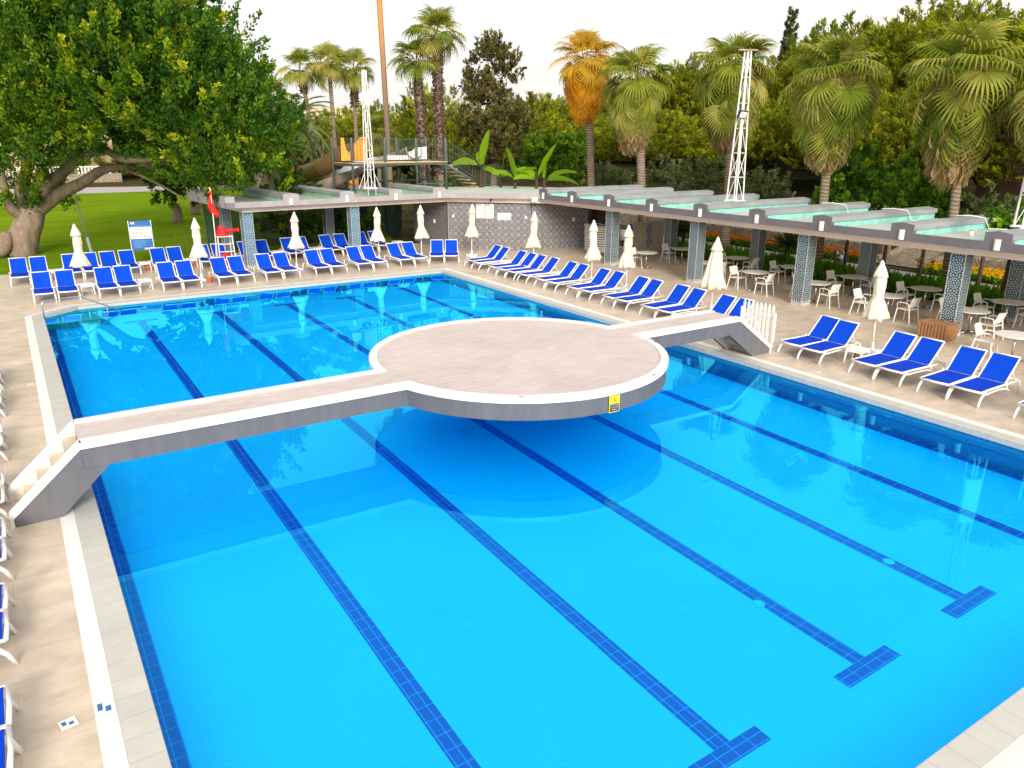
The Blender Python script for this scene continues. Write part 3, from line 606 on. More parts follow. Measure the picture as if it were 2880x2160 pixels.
def poster(s_, w_, h_, z, name, label, cat, kind):
    l, a = on_wall(1, s_, z); t = thing(name, label, cat, l, a)
    MB().box(-w_/2, -.012, -h_/2, w_/2, 0, h_/2).build('sheet', 'paper', t)
    if kind:
        MB().box(-w_/2+.02, -.015, h_/2-.09, -w_/2+.11, -.0121, h_/2-.03).build('header_mark', 'ink_orange' if kind == 1 else 'ink_red', t)
        MB().box(-w_/2+.12, -.015, h_/2-.09, -w_/2+.26, -.0121, h_/2-.03).build('header_bar', 'ink_grey', t)
        k = MB()
        for r_ in range(5):
            for c_ in range(2 if kind == 1 else 3):
                x = -w_/2+.06+c_*(w_-.1)/(2 if kind == 1 else 3); zz = h_/2-.2-r_*.125
                if kind == 1: k.box(x, -.014, zz, x+.03, -.0121, zz+.035); k.box(x+.05, -.014, zz+.005, x+.17, -.0121, zz+.011); k.box(x+.05, -.014, zz+.022, x+.15, -.0121, zz+.028)
                elif r_ < 4: k.lathe([(.035, 0), (.035, .001)], 12, (0, 0, 0)); k.v[-24:] = [(x+.07+p[0], -.0128-p[2]*.5, zz-.03+p[1]) for p in k.v[-24:]]
        k.build('printed_icons', 'ink_grey', t)
        MB().box(-.04, -.015, -h_/2+.03, .17, -.0121, -h_/2+.05).build('footer_bar', 'ink_orange' if kind == 1 else 'ink_red', t)
    return t
poster(1.78, .44, .74, 2.03, 'notice_poster', 'white poster with orange header on the grey tiled wall', 'poster', 1)
poster(2.27, .44, .74, 2.03, 'notice_poster', 'white poster with red header and icon grid on tiled wall', 'poster', 2)
for k, (s_, nm) in enumerate(((2.80, 'left one'), (3.05, 'middle one'), (3.30, 'right one'))):
    poster(s_, .22, .36, 1.78, 'blank_notice', nm+' of three small blank cream notices on the tiled wall', 'notice', 0)
def gadget(name, label, cat, l, a, dims, mat, part='case'):
    t = thing(name, label, cat, l, a); MB().box(-dims[0]/2, -dims[1], -dims[2]/2, dims[0]/2, 0, dims[2]/2).build(part, mat, t, bevel=.01)
    MB().box(-dims[0]*.3, -dims[1]-.01, -dims[2]*.3, dims[0]*.3, -dims[1], dims[2]*.25).build('cover', 'paper' if mat != 'black' else 'ink_grey', t); return t
l, a = on_wall(0, 2.4, 1.35); gadget('switch_box', 'white switch box on the dark side wall of the pavilion', 'switch box', l, a, (.16, .05, .2), 'white')
l, a = on_wall(2, 2.55, 1.55); gadget('switch_box', 'white switch box on the right wall of the tiled pavilion', 'switch box', l, a, (.15, .05, .2), 'white')
l, a = on_wall(1, 4.2, 1.75); gadget('wall_socket', 'small white socket right of the blank notices on tiled wall', 'socket', l, a, (.12, .04, .12), 'white')
l, a = on_wall(1, .3, 1.75); gadget('wall_socket', 'small grey socket by the left edge of the tiled front wall', 'socket', l, a, (.10, .04, .14), 'offwhite')
p = Vector(Lp(10.75, 0)); q = Vector((RX0, RY1)); t_ = (q-p).normalized(); aa = math.atan2(t_.y, t_.x); r_ = p+t_*2.35
cmr = thing('security_camera', 'small black security camera under the fascia above the posters', 'camera', (r_.x+t_.y*.03, r_.y-t_.x*.03, 2.64), aa)
MB().box(-.03, -.1, .0, .03, 0, .06).build('bracket', 'black', cmr); k = MB(); k.tube([(0, -.05, -.02), (.02, -.22, -.05)], .05, 10); k.build('body', 'black', cmr)
r_ = p+t_*4.75
gadget('loudspeaker', 'boxy cream loudspeaker under the roof edge right of the security camera', 'loudspeaker', (r_.x+t_.y*.42, r_.y-t_.x*.42, 2.72), aa, (.3, .2, .24), 'offwhite')

# ------------------------------------------------------------------ sun loungers
def make_lounger(name='sun_lounger', stack=False):
    t = thing(name, 'x', 'sun lounger')
    W = .33; fr_ = MB()
    for s_ in (-1, 1):
        x = s_*W
        fr_.tube([(x, .055, .335), (x, .5, .345), (x, 1.2, .34), (x, 1.82, .33)], .026, 6)
        fr_.tube([(x, .30, .25), (x, .5, .265), (x, .85, .27), (x, 1.1, .25), (x, 1.3, .2), (x, 1.42, .13)], .020, 6)
        fr_.tube([(x, 1.22, .33), (x, 1.26, .22)], .02, 6)
        fr_.box(x-.03, 1.13, .345, x+.055*s_+.03*(s_ < 0)*0, 1.21, .385)
    fr_.tube([(-W, .055, .335), (0, .04, .33), (W, .055, .335)], .026, 6); fr_.tube([(-W, 1.8, .33), (W, 1.8, .33)], .022, 6); fr_.tube([(-W, 1.22, .325), (W, 1.22, .325)], .018, 6)
    fr_.build('frame', 'white', t, smooth=True)
    s1 = MB(); ys_ = [.085, .35, .6, .9, 1.17]
    n = len(ys_); vs = [(x, y, .352-.02*math.sin(math.pi*(y-.15)/1.02)*(1 if abs(x) < .1 else .3)) for y in ys_ for x in (-.305, -.1, .1, .305)]
    s1.add(vs+[(x, y, z-.008) for x, y, z in vs], [(j*4+i, j*4+i+1, j*4+i+5, j*4+i+4) for j in range(n-1) for i in range(3)]+[(4*n+j*4+i+4, 4*n+j*4+i+5, 4*n+j*4+i+1, 4*n+j*4+i) for j in range(n-1) for i in range(3)])
    s1.build('seat', 'sling', t, smooth=True)
    by, bz = (1.2, .36), ((1.70, .885) if not stack else (1.85, .40))
    s2 = MB(); vs = []
    for k in range(5):
        f = k/4; y = by[0]+(bz[0]-by[0])*f; z = by[1]+(bz[1]-by[1])*f
        for x in (-.285, -.1, .1, .285):
            sag = .022*math.sin(math.pi*f)*(1 if abs(x) < .2 else .3); vs.append((x, y+sag*.7, z-sag*.7))
    s2.add(vs+[(x, y+.006, z-.006) for x, y, z in vs], [(j*4+i, j*4+i+1, j*4+i+5, j*4+i+4) for j in range(4) for i in range(3)]+[(20+j*4+i+4, 20+j*4+i+5, 20+j*4+i+1, 20+j*4+i) for j in range(4) for i in range(3)])
    bk = s2.build('backrest', 'sling_back', t, smooth=True)
    b_ = MB()
    for s_ in (-1, 1): b_.tube([(s_*.30, 1.17, .345), (s_*.30, by[0]+.05, by[1]+.04), (s_*.30, bz[0], bz[1])], .02, 6)
    b_.tube([(-.31, bz[0], bz[1]), (.31, bz[0], bz[1])], .02, 6)
    if not stack:
        for s_ in (-1, 1): b_.tube([(s_*.29, 1.46, .62), (s_*.29, 1.66, .33)], .012, 5)
    b_.build('back_frame', 'white', t, smooth=True)
    if not stack:
        for s_ in (-1, 1):
            l = MB(); l.tube([(s_*W, .30, .285), (s_*W, .16, .26), (s_*(W+.005), .07, .16), (s_*(W+.01), .0, .0)], [.03, .033, .03, .024], 6); l.build('leg', 'white', t, smooth=True)
        for s_ in (-1, 1):
            l = MB(); l.tube([(s_*W, 1.80, .33), (s_*W, 1.86, .2), (s_*W, 1.88, .0)], [.03, .026, .022], 6); l.build('leg', 'white', t, smooth=True)
    return t
L0 = make_lounger(); used = [0]
def lounger(x, y, rz, label, group):
    if not used[0]:
        used[0] = 1; L0.location = (x, y, 0); L0.rotation_euler = (0, 0, rz); tag(L0, label, None, group); return L0
    return dup(L0, (x, y, 0), rz, label, group)
LR = ('left', 'right')
front = [(.18, 28.98), (.95, 29.0), (2.27, 28.95), (2.98, 29.0), (4.49, 29.05), (5.22, 29.08), (6.6, 29.2), (7.33, 29.24), (8.51, 29.3), (9.27, 29.33), (10.67, 29.4), (11.4, 29.42), (12.64, 29.45), (13.39, 29.5), (14.75, 29.56), (15.48, 29.58)]
for i, (x, y) in enumerate(front):
    lounger(x, y, R(random.uniform(-1.2, 1.2)), f'{LR[i%2]} blue lounger of the {ORD[i//2]} pair from the left, front row beyond the pool', 'loungers in the front row at the far end')
lounger(16.33, 29.74, R(-28), 'left lounger of the pair turned toward the pool corner before the tiled wall', 'loungers turned to the pool corner')
lounger(16.96, 29.42, R(-28), 'right lounger of the pair turned toward the pool corner before the tiled wall', 'loungers turned to the pool corner')
back = [(-.45, 35.17), (.26, 35.2), (1.46, 35.33), (2.2, 35.34), (2.93, 35.37), (3.66, 35.37), (4.93, 35.42), (5.67, 35.42), (6.89, 35.49), (7.64, 35.49), (8.94, 35.66), (9.74, 35.8), (11.06, 35.96), (11.77, 36.0), (13.12, 36.12), (13.86, 36.18), (15.12, 36.32), (15.91, 36.36)]
for i, (x, y) in enumerate(back):
    where = 'back row before the lawn' if i < 8 else 'back row under the canopy'
    k = i//2 if i < 8 else i//2-4
    lounger(x, y-1.72, R(random.uniform(-1.5, 1.5)), f'{LR[i%2]} blue lounger of the {ORD[k]} pair from the left, {where}', 'loungers in the back row at the far end')
right = [(27.87, 27.17), (25.7, 24.98), (23.38, 22.68), (21.33, 20.63), (19.24, 18.55), (17.19, 16.54), (15.9, 15.2)]
far2 = [(27.9, 27.2), (25.72, 25.0), (24.28, 23.37), (22.08, 21.33), (19.95, 19.24), (17.86, 17.19), (15.85, 15.1), (13.85, 13.12), (10.15, 9.44), (7.92, 7.22), (6.1, 5.4), (3.95, 3.25)]
for i, (ya, yb) in enumerate(far2):
    for y, nm in ((ya, 'far'), (yb, 'near')):
        lb = f'{nm} blue lounger of the {ORD[i]} pair from the pool corner, right side row' if i < 11 else f'{nm} blue lounger cut off by the right frame edge beside the pool'
        lounger(16.93+random.uniform(-.04, .04), y, R(-90+random.uniform(-2, 2)), lb, 'loungers along the right side')
for i, (ya, yb) in enumerate([(4.47, 5.16), (6.71, 7.40), (8.76, 9.47), (10.77, 11.5), (13.5, 14.22), (16.28, 16.96), (18.35, 19.1)]):
    for y, nm in ((ya, 'near'), (yb, 'far')):
        lounger(-1.19, y, R(90+random.uniform(-1, 1)), f'{nm} lounger of the {ORD[i]} pair upward from the bottom, cut by left frame edge', 'loungers along the left frame edge')
# stack of spare loungers behind a column
S0 = make_lounger('stacked_lounger', True)
PLC = ['lowest lounger', 'second lounger up', 'third lounger up', 'fourth lounger up', 'fifth lounger up', 'sixth lounger up', 'seventh lounger up', 'eighth lounger up', 'ninth lounger up', 'tenth lounger up', 'topmost lounger']
for k in range(11):
    o = S0 if k == 0 else dup(S0)
    o.location = (25.15+.004*k, 26.9+.012*k, -.1+.118*k); o.rotation_euler = (0, 0, R(18)); tag(o, PLC[k]+' in the white stack behind the tiled column', None, 'stacked spare loungers')
# ------------------------------------------------------------------ closed umbrellas
def make_umbrella(tied=True, seed=0):
    rnd = random.Random(seed); t = thing('closed_umbrella', 'x', 'umbrella'); ph = rnd.uniform(0, 6)
    if tied: prof = [(.335, .98), (.30, 1.08), (.235, 1.3), (.165, 1.48), (.125, 1.57), (.135, 1.66), (.155, 1.85), (.138, 2.05), (.115, 2.2), (.10, 2.25)]
    else: prof = [(.40, .86), (.36, 1.05), (.30, 1.35), (.235, 1.7), (.18, 2.0), (.12, 2.22), (.10, 2.26)]
    tw = .9 if tied else .2
    mod = lambda a, z: 1+(.20*max(0, (1.55-z)/.6)**.8 if z < 1.55 else .10)*math.cos(8*(a+tw*z)+ph)+.07*math.cos(3*a+ph*2+z*2)+.03*math.cos(13*a+5*z)
    c_ = MB(); c_.lathe(prof, 48, mod=mod)
    c_.v = [(x+.018*math.sin(3*z+ph), y+.018*math.cos(2.4*z+ph), z+(.03*math.sin(4*math.atan2(y, x)+ph) if z < 1.0 else 0)) for x, y, z in c_.v]
    c_.build('canopy', 'canvas', t, smooth=True)
    v_ = MB(); v_.lathe([(.185 if tied else .205, 2.12), (.165, 2.2), (.12, 2.34), (.06, 2.46), (.045, 2.5)], 32, mod=lambda a, z: 1+.10*max(0, (2.4-z)/.27)*math.cos(8*a+ph)); v_.build('vent_flap', 'canvas', t, smooth=True)
    MB().lathe([(.065, 2.46), (.06, 2.49), (.025, 2.55), (.008, 2.57)], 14).build('cap', 'white', t, smooth=True)
    MB().lathe([(.024, .05), (.024, 1.3)], 10).build('pole', 'white', t, smooth=True)
    if tied: MB().lathe([(.142, 1.55), (.142, 1.59)], 24).build('tie_strap', 'canvas', t)
    MB().lathe([(.07, .93), (.07, .96)], 10).build('runner', 'white', t)
    bs_ = MB(); bs_.lathe([(.30, 0), (.31, .03), (.28, .085), (.07, .10), (.05, .16), (.045, .3)], 22); bs_.build('base', 'white', t, smooth=True)
    return t
U = [make_umbrella(True, 1), make_umbrella(True, 5), make_umbrella(False, 3)]
ulist = [(1.62, 30.75, 0, 'closed cream umbrella left of the pool, nearest the fig tree trunk'), (5.89, 30.75, 1, 'closed cream umbrella beside the red flag, right of the blue rules sign'),
 (10.1, 31.39, 0, 'closed cream umbrella between the two blue tiled columns'), (14.24, 31.7, 1, 'closed cream umbrella right of the blue tiled columns before the path opening'),
 (16.45, 31.6, 0, 'closed cream umbrella before the dark left pavilion wall'), (18.9, 30.9, 1, 'closed cream umbrella before the posters on the tiled wall'),
 (19.3, 26.0, 0, 'closed cream umbrella before the right edge of the tiled front wall'), (19.3, 21.75, 1, 'closed cream umbrella left of the far tiled column by the terrace'),
 (19.3, 19.58, 0, 'closed cream umbrella right of the far tiled column, before the striped board'), (19.3, 15.18, 2, 'untied cream umbrella hanging loose in a wide cone behind the picket gate'),
 (19.25, 9.11, 1, 'closed cream umbrella on the right, nearest the wooden crate')]
first = [True]*3
for i, (x, y, k, lb) in enumerate(ulist):
    o = U[k] if first[k] else dup(U[k]); first[k] = False
    o.location = (x, y, 0); o.rotation_euler = (R(random.uniform(-1.8, 1.8)), R(random.uniform(-1.8, 1.8)), R(40*i)); tag(o, lb, None, 'closed cream umbrellas')
# spare umbrella foot beside the last lounger on the right
k = thing('umbrella_base', 'white umbrella base beside the loungers at the right frame edge', 'umbrella base', (18.9, 4.6, 0)); MB().lathe([(.30, 0), (.32, .05), (.28, .13), (.06, .15), (.05, .3)], 22).build('weight', 'white', k, smooth=True); MB().lathe([(.024, .2), (.024, 2.4)], 10).build('pole', 'white', k)
# ------------------------------------------------------------------ side tables, pots
def make_stool():
    t = thing('side_table', 'x', 'side table'); MB().box(-.23, -.23, .37, .23, .23, .40).build('top', 'white', t, bevel=.012)
    MB().box(-.215, -.215, .31, .215, .215, .368).build('apron', 'white', t)
    for a in (-1, 1):
        for b_ in (-1, 1):
            l = MB(); l.tube([(a*.2, b_*.2, .33), (a*.225, b_*.225, 0)], .03, 6, r1=.022); l.build('leg', 'white', t)
    return t
T0 = make_stool()
for i, (x, y, lb) in enumerate([(1.6, 30.1, 'white side table between the first and second front pairs, under an umbrella'), (3.62, 30.0, 'white side table between the second and third front pairs of loungers'),
  (.86, 34.4, 'white side table in the back row nearest the fig tree'), (4.3, 34.7, 'white side table in front of the blue rules sign'), (6.28, 34.7, 'white side table in the back row left of the lifeguard chair'),
  (10.38, 35.1, 'white side table in the back row left of the second canopy pair'), (12.4, 35.3, 'white side table in the back row between second and third canopy pairs'), (16.9, 35.4, 'white side table at the right end of the back row'),
  (18.4, 22.75, 'white side table behind the third right hand pair of loungers'), (18.3, 24.72, 'white side table between second and third right hand pairs'), (18.1, 26.4, 'white side table between the first two right hand pairs'),
  (17.95, 8.72, 'white side table between loungers beside the umbrella and terracotta pot')]):
    o = T0 if i == 0 else dup(T0); o.location = (x, y, 0); o.rotation_euler = (0, 0, R(random.uniform(-8, 8))); tag(o, lb, None, 'white side tables')
def make_pot():
    t = thing('flower_pot', 'x', 'pot'); k = MB(); k.lathe([(.09, 0), (.125, .15), (.135, .19), (.155, .19), (.16, .24), (.14, .245), (.12, .2), (.0, .19)], 20); k.build('body', 'terracotta', t, smooth=False)
    MB().lathe([(.0, .2), (.118, .2), (.118, .205), (0, .205)], 16).build('soil', 'bark_dark', t); return t
P0 = make_pot()
for i, (x, y, lb) in enumerate([(6.06, 30.13, 'terracotta pot on the deck by the front row near the red flag'), (4.43, 34.75, 'terracotta pot under the side table before the rules sign'), (6.5, 34.6, 'terracotta pot behind the umbrella in the back row'), (17.6, 28.7, 'terracotta pot under the first right hand lounger pair'), (18.3, 8.95, 'terracotta pot under the side table beside the right umbrella')]):
    o = P0 if i == 0 else dup(P0); o.location = (x, y, 0); tag(o, lb, None, 'terracotta pots')
# ------------------------------------------------------------------ terrace tables and chairs
def make_table():
    t = thing('cafe_table', 'x', 'table'); MB().lathe([(0, .715), (.49, .715), (.505, .728), (.50, .74), (0, .742)], 40).build('table_top', 'tabletop', t)
    MB().lathe([(.03, .05), (.03, .714)], 12).build('pedestal', 'chrome', t, smooth=True)
    f = MB()
    for k in range(4):
        a = R(45+90*k); f.tube([(0, 0, .075), (.16*math.cos(a), .16*math.sin(a), .055), (.32*math.cos(a), .32*math.sin(a), .018)], [.03, .024, .018], 6)
    f.build('foot', 'chrome', t, smooth=True); return t
def make_chair():
    t = thing('armchair', 'x', 'chair')
    s_ = MB(); s_.box(-.235, -.22, .43, .235, .235, .455); s_.build('seat', 'cream_plastic', t, bevel=.012)
    b_ = MB(); vs = []
    for k in range(5):
        f = k/4
        for i in range(5):
            x = -.225+.1125*i; vs.append((x*(1-.06*f), .215+.11*f-.035*abs(i-2)/2, .53+.32*f))
    b_.add(vs+[(x, y+.018, z) for x, y, z in vs], [(j*5+i, j*5+i+1, j*5+i+6, j*5+i+5) for j in range(4) for i in range(4)]+[(25+j*5+i+5, 25+j*5+i+6, 25+j*5+i+1, 25+j*5+i) for j in range(4) for i in range(4)]+[(20+i, 21+i, 46+i, 45+i) for i in range(4)]+[(5*j, 5*j+5, 30+5*j, 25+5*j) for j in range(4)]+[(5*j+4, 29+5*j, 34+5*j, 9+5*j) for j in range(4)])
    b_.build('backrest', 'cream_plastic', t, smooth=False)
    for a in (-1, 1):
        MB().tube([(a*.235, .20, .5), (a*.245, .19, .64), (a*.25, .1, .665), (a*.25, -.14, .66), (a*.245, -.2, .63), (a*.235, -.2, .45)], .017, 6).build('armrest', 'cream_plastic', t, smooth=True)
        MB().tube([(a*.225, -.2, .44), (a*.25, -.245, 0)], .022, 6, r1=.016).build('leg', 'cream_plastic', t)
        MB().tube([(a*.215, .22, .56), (a*.22, .225, .44), (a*.245, .31, 0)], [.018, .022, .016], 6).build('leg', 'cream_plastic', t)
    return t
TT, CH0 = make_table(), make_chair(); nt_, nc_ = [0], [0]
def table(x, y, lb):
    o = TT if nt_[0] == 0 else dup(TT); nt_[0] = 1; o.location = (x, y, 0); o.rotation_euler = (0, 0, R(random.uniform(0, 40))); tag(o, lb, None, 'round terrace tables')
def chair(x, y, face, lb):
    """face: 'near' looks back along -y, 'far' looks along +y"""
    o = CH0 if nc_[0] == 0 else dup(CH0); nc_[0] = 1; o.location = (x, y, 0); o.rotation_euler = (0, 0, R((0 if face == 'near' else 180)+random.uniform(-9, 9))); tag(o, lb, None, 'cream terrace armchairs')
TY = [23.3, 19.95, 17.05, 14.3, 11.5, 8.8]
for i, y in enumerate(TY):
    table(23.72, y, f'round cream table, {ORD[i]} from the far end in the poolside row under the canopy')
    table(26.02, y+.05, f'round pale table, {ORD[i]} from the far end in the row beside the plants')
table(21.58, 6.55, 'round white table standing out in the open at the right frame edge')
for x, y, f, row, i in [(23.6, 23.95, 'near', 0, 0), (26.0, 24.2, 'near', 1, 0), (23.9, 19.2, 'far', 0, 1), (23.5, 17.72, 'near', 0, 2), (23.35, 16.3, 'far', 0, 2), (25.95, 20.55, 'near', 1, 1), (26.0, 19.25, 'far', 1, 1), (25.98, 17.8, 'near', 1, 2),
   (24.05, 15.15, 'near', 0, 3), (23.5, 13.6, 'far', 0, 3), (25.85, 15.0, 'near', 1, 3), (26.35, 13.9, 'far', 1, 3), (23.35, 12.15, 'near', 0, 4), (23.6, 10.75, 'far', 0, 4), (25.85, 12.15, 'near', 1, 4), (25.95, 10.85, 'far', 1, 4), (24.3, 9.75, 'near', 0, 5), (23.6, 8.15, 'far', 0, 5), (26.0, 9.55, 'near', 1, 5), (25.95, 8.2, 'far', 1, 5)]:
    chair(x, y, f, f'cream armchair on the {"far" if f=="near" else "near"} side of the {ORD[i]} {"poolside" if row==0 else "plant side"} table from the far end')
chair(21.58, 7.25, 'near', 'white armchair at the open air table on the right, out in front of the canopy')
# ------------------------------------------------------------------ poolside objects
g = thing('picket_gate', 'white picket gate panel standing at the end of the right footbridge', 'gate', (17.27, 10.95, 0))
for k in range(8):
    y = .06+.147*k; p_ = MB(); pts = [(y-.042, .16), (y+.042, .16), (y+.042, 1.13), (y, 1.23), (y-.042, 1.13)]
    vs = [(-.012, a, z) for a, z in pts]+[(.012, a, z) for a, z in pts]; p_.add(vs, [(i, (i+1) % 5, 5+(i+1) % 5, 5+i) for i in range(5)]+[(4, 3, 2, 1, 0), (5, 6, 7, 8, 9)]); p_.build('picket', 'white', g)
for z in (.3, .86): MB().box(.0125, .0, z, .045, 1.15, z+.08).build('rail', 'white', g)
for y in (-.035, 1.125): MB().box(-.04, y, 0, .04, y+.06, 1.0).build('post', 'white', g)
for y in (-.03, 1.13): MB().box(-.3, y, 0, .3, y+.05, .05).build('foot', 'whitemetal', g)
cr = thing('wooden_crate', 'slatted brown wooden crate at the foot of the right tiled column', 'crate', (22.42, 9.05, 0))
for a in range(9): MB().box(-.30, -.44+.1*a, .03, -.278, -.365+.1*a, .46).build('slat', 'wood', cr)
for a in range(6): MB().box(-.275+.1*a, -.445, .03, -.2+.1*a, -.423, .46).build('slat', 'wood', cr)
for a in range(6): MB().box(-.30+.1*a, -.44, .462, -.215+.1*a, .46, .485).build('top_board', 'wood', cr)
MB().box(-.27, -.41, .0, .29, .43, .44).build('inner_box', 'bark_dark', cr)
hr = thing('pool_handrail', 'chrome handrail leading down into the far left pool corner', 'handrail', (0, 26.17, 0))
MB().tube([(0, 0, 0), (.0, .0, .48), (.04, .02, .56), (.12, .05, .58), (1.05, .3, .58), (1.15, .3, .56), (2.8, .5, -.35)], .022, 10).build('rail', 'chrome', hr, smooth=True)
MB().tube([(1.9, .38, .2), (1.9, .38, -1.3)], .02, 8).build('post', 'chrome', hr, smooth=True)
lg = thing('lifeguard_chair', 'tall white lifeguard ladder chair with red seat beside the flag', 'lifeguard chair', (7.3, 32.35, 0))
for x in (-.30, .30):
    for y, dx in ((-.3, .06), (.32, .06)): MB().tube([(x, y*.7, 1.6), (x*(1+dx*3), y*1.4, 0)], .022, 8).build('leg', 'whitemetal', lg)
for z in (.3, .62, .95, 1.27): MB().tube([(-.31-.03*(1.6-z), -.29-.06*(1.6-z), z), (.31+.03*(1.6-z), -.29-.06*(1.6-z), z)], .02, 8).build('rung', 'whitemetal', lg)
MB().box(-.33, -.28, 1.57, .33, .28, 1.6).build('seat_frame', 'whitemetal', lg)
k = MB(); k.lathe([(.05, 0), (.26, .02), (.29, .1), (.24, .09), (.06, .045)], 20); k.v = [(x-.06, y, z+1.6) for x, y, z in k.v]
vs = []
for j in range(6):
    for i in range(9):
        a = R(20+140*i/8); rr = .27-.05*(j/5)**2; vs.append((-.06+rr*math.cos(a)*(1-.25*(j/5)**3), rr*math.sin(a)*.9+.05*j/5, 1.62+.40*j/5*(1-.18*abs(i-4)/4)))
k.add(vs+[(x*1.0, y+.02, z) for x, y, z in vs], [(j*9+i, j*9+i+1, j*9+i+10, j*9+i+9) for j in range(5) for i in range(8)]+[(54+j*9+i+9, 54+j*9+i+10, 54+j*9+i+1, 54+j*9+i) for j in range(5) for i in range(8)])
k.build('bucket_seat', 'redplastic', lg, smooth=True)
rb = thing('rescue_float', 'red rescue float tucked on the lifeguard chair seat', 'rescue float', (7.3, 32.35, 0)); MB().tube([(.12, .1, 1.78), (.62, .12, 1.8)], .085, 10).build('float', 'red', rb, smooth=True); MB().tube([(.62, .12, 1.8), (.69, .12, 1.8)], .09, 10).build('end_cap', 'redplastic', rb)
r2 = thing('rescue_float', 'orange red rescue float laid on a lower rung of the lifeguard chair', 'rescue float', (7.25, 32.3, 0)); MB().tube([(-.25, -.1, .72), (.2, -.06, .82)], .075, 10).build('float', 'red', r2, smooth=True); MB().tube([(-.25, .1, .6), (-.2, .05, .25)], .04, 8).build('strap', 'redplastic', r2)
bg2 = thing('red_bag', 'red kit bag on the deck under the lifeguard chair', 'bag', (7.32, 32.55, 0)); MB().box(-.16, -.12, 0, .16, .12, .5).build('bag_body', 'red', bg2, bevel=.05); MB().tube([(-.1, -.13, .3), (-.1, -.13, .5), (.1, -.13, .5), (.1, -.13, .3)], .015, 6).build('strap', 'black', bg2)
fp = thing('flag_pole', 'white pole flying a limp red flag beside the lifeguard chair', 'flag', (6.93, 32.3, 0)); MB().tube([(0, 0, 0), (.02, 0, 3.62)], .02, 8).build('pole', 'whitemetal', fp, smooth=True); MB().lathe([(.03, 3.61), (.03, 3.66)], 8).build('finial', 'offwhite', fp)
vs = []
prf = [(3.55, .06, .03), (3.2, .05, -.10), (2.9, .07, -.15), (2.66, .20, -.10), (2.5, .33, .06), (2.36, .16, .12)]
for z, b_, a_ in prf:
    for i in range(5):
        f = i/4; vs.append((a_*(1-f)+b_*f, -.05+.05*math.sin(f*6+z*3), z+.06*f))
k = MB(); k.add(vs, [(j*5+i, j*5+i+1, j*5+i+6, j*5+i+5) for j in range(5) for i in range(4)]); fo = k.build('flag_cloth', 'red', fp, smooth=True); fo.scale = (1.05, 1, 1); sm = fo.modifiers.new('thick', 'SOLIDIFY'); sm.thickness = .006
sg = thing('rules_board', 'tilted blue pool rules board with rows of round icons on legs', 'sign', (4.62, 36.95, 0), R(-8))
def sb(x0, z0, x1, z1, mat, name, y=-.012, dy=.003): return MB().box(x0, y-dy, z0, x1, y, z1).build(name, mat, sg)
MB().box(-.46, -.012, .62, .46, .012, 1.98).build('panel', 'signblue', sg)
for x in (-.475, .475): MB().tube([(x, 0, 0), (x, 0, 2.0)], .02, 8).build('leg', 'whitemetal', sg)
sb(-.44, 1.16, .44, 1.70, 'paper', 'icon_panel')
k, k2, k3 = MB(), MB(), MB()
for r_, row in enumerate(((-.3, -.1, .1, .3), (-.32, -.16, 0, .16, .32), (-.32, -.16, 0, .16, .32))):
    for j, x in enumerate(row):
        z = 1.60-.165*r_; q = (k if r_ == 0 or j == 1 else (k2 if (r_, j) == (1, 3) else k3))
        pts = [(.045*math.cos(a_*.628), .045*math.sin(a_*.628)) for a_ in range(10)]
        vs = [(x+p_[0], -.0165, z+p_[1]) for p_ in pts]+[(x+p_[0]*.55, -.0165, z+p_[1]*.55) for p_ in pts]
        q.add(vs, [(i, (i+1) % 10, 10+(i+1) % 10, 10+i) for i in range(10)])
k.build('icon_row', 'signblue', sg); k2.build('icon_row', 'ink_green', sg); k3.build('icon_row', 'ink_red', sg)
k = MB()
for j in range(9): k.box(-.36, -.0135, 1.08-.04*j, -.36+random.uniform(.35, .7), -.0121, 1.088-.04*j)
k.box(-.3, -.0135, 1.74, .36, -.0121, 1.755); k.build('text_lines', plain('pale_blue_print', (.25, .45, .7), .5), sg)
sb(-.38, 1.84, -.22, 1.92, 'paper', 'white_patch'); sb(.08, .66, .24, .73, 'paper', 'white_patch'); sb(.28, .67, .42, .74, 'paper', 'white_patch')
# shower post and small frame on the lawn edge
sp = thing('shower_post', 'slim leaning grey green post behind the first umbrella on the lawn', 'post', (2.62, 38.3, 0)); MB().tube([(0, 0, 0), (-.12, .1, 1.2)], .07, 10).build('lower_sleeve', 'captop', sp); MB().tube([(-.12, .1, 1.2), (-.35, .3, 3.2)], .035, 8).build('upper_pole', 'greenmetal', sp)
for z in (2.3, 2.45, 2.6, 2.75): MB().tube([(-.23-.115*(z-2.2), .2+.1*(z-2.2), z), (-.23-.115*(z-2.2)+.1, .2, z)], .012, 6).build('spray_head', 'greenmetal', sp)
sf = thing('wire_frame', 'thin metal loop frame on the lawn behind the back row', 'frame', (6.15, 37.3, 0)); MB().tube([(0, 0, 0), (0, 0, 1.25), (.45, .02, 1.25), (.5, .02, 0)], .014, 6).build('loop', 'greenmetal', sf)
lb_ = thing('litter_bin', 'small blue litter bin at the far edge of the lawn', 'bin', (4.2, 90.2, 0)); MB().lathe([(.28, 0), (.33, .9), (.30, .9), (.26, .1)], 14).build('bin_body', 'bluepaint', lb_); MB().tube([(0, 0, .5), (-.1, 0, 1.6)], .04, 6).build('post', 'black', lb_)
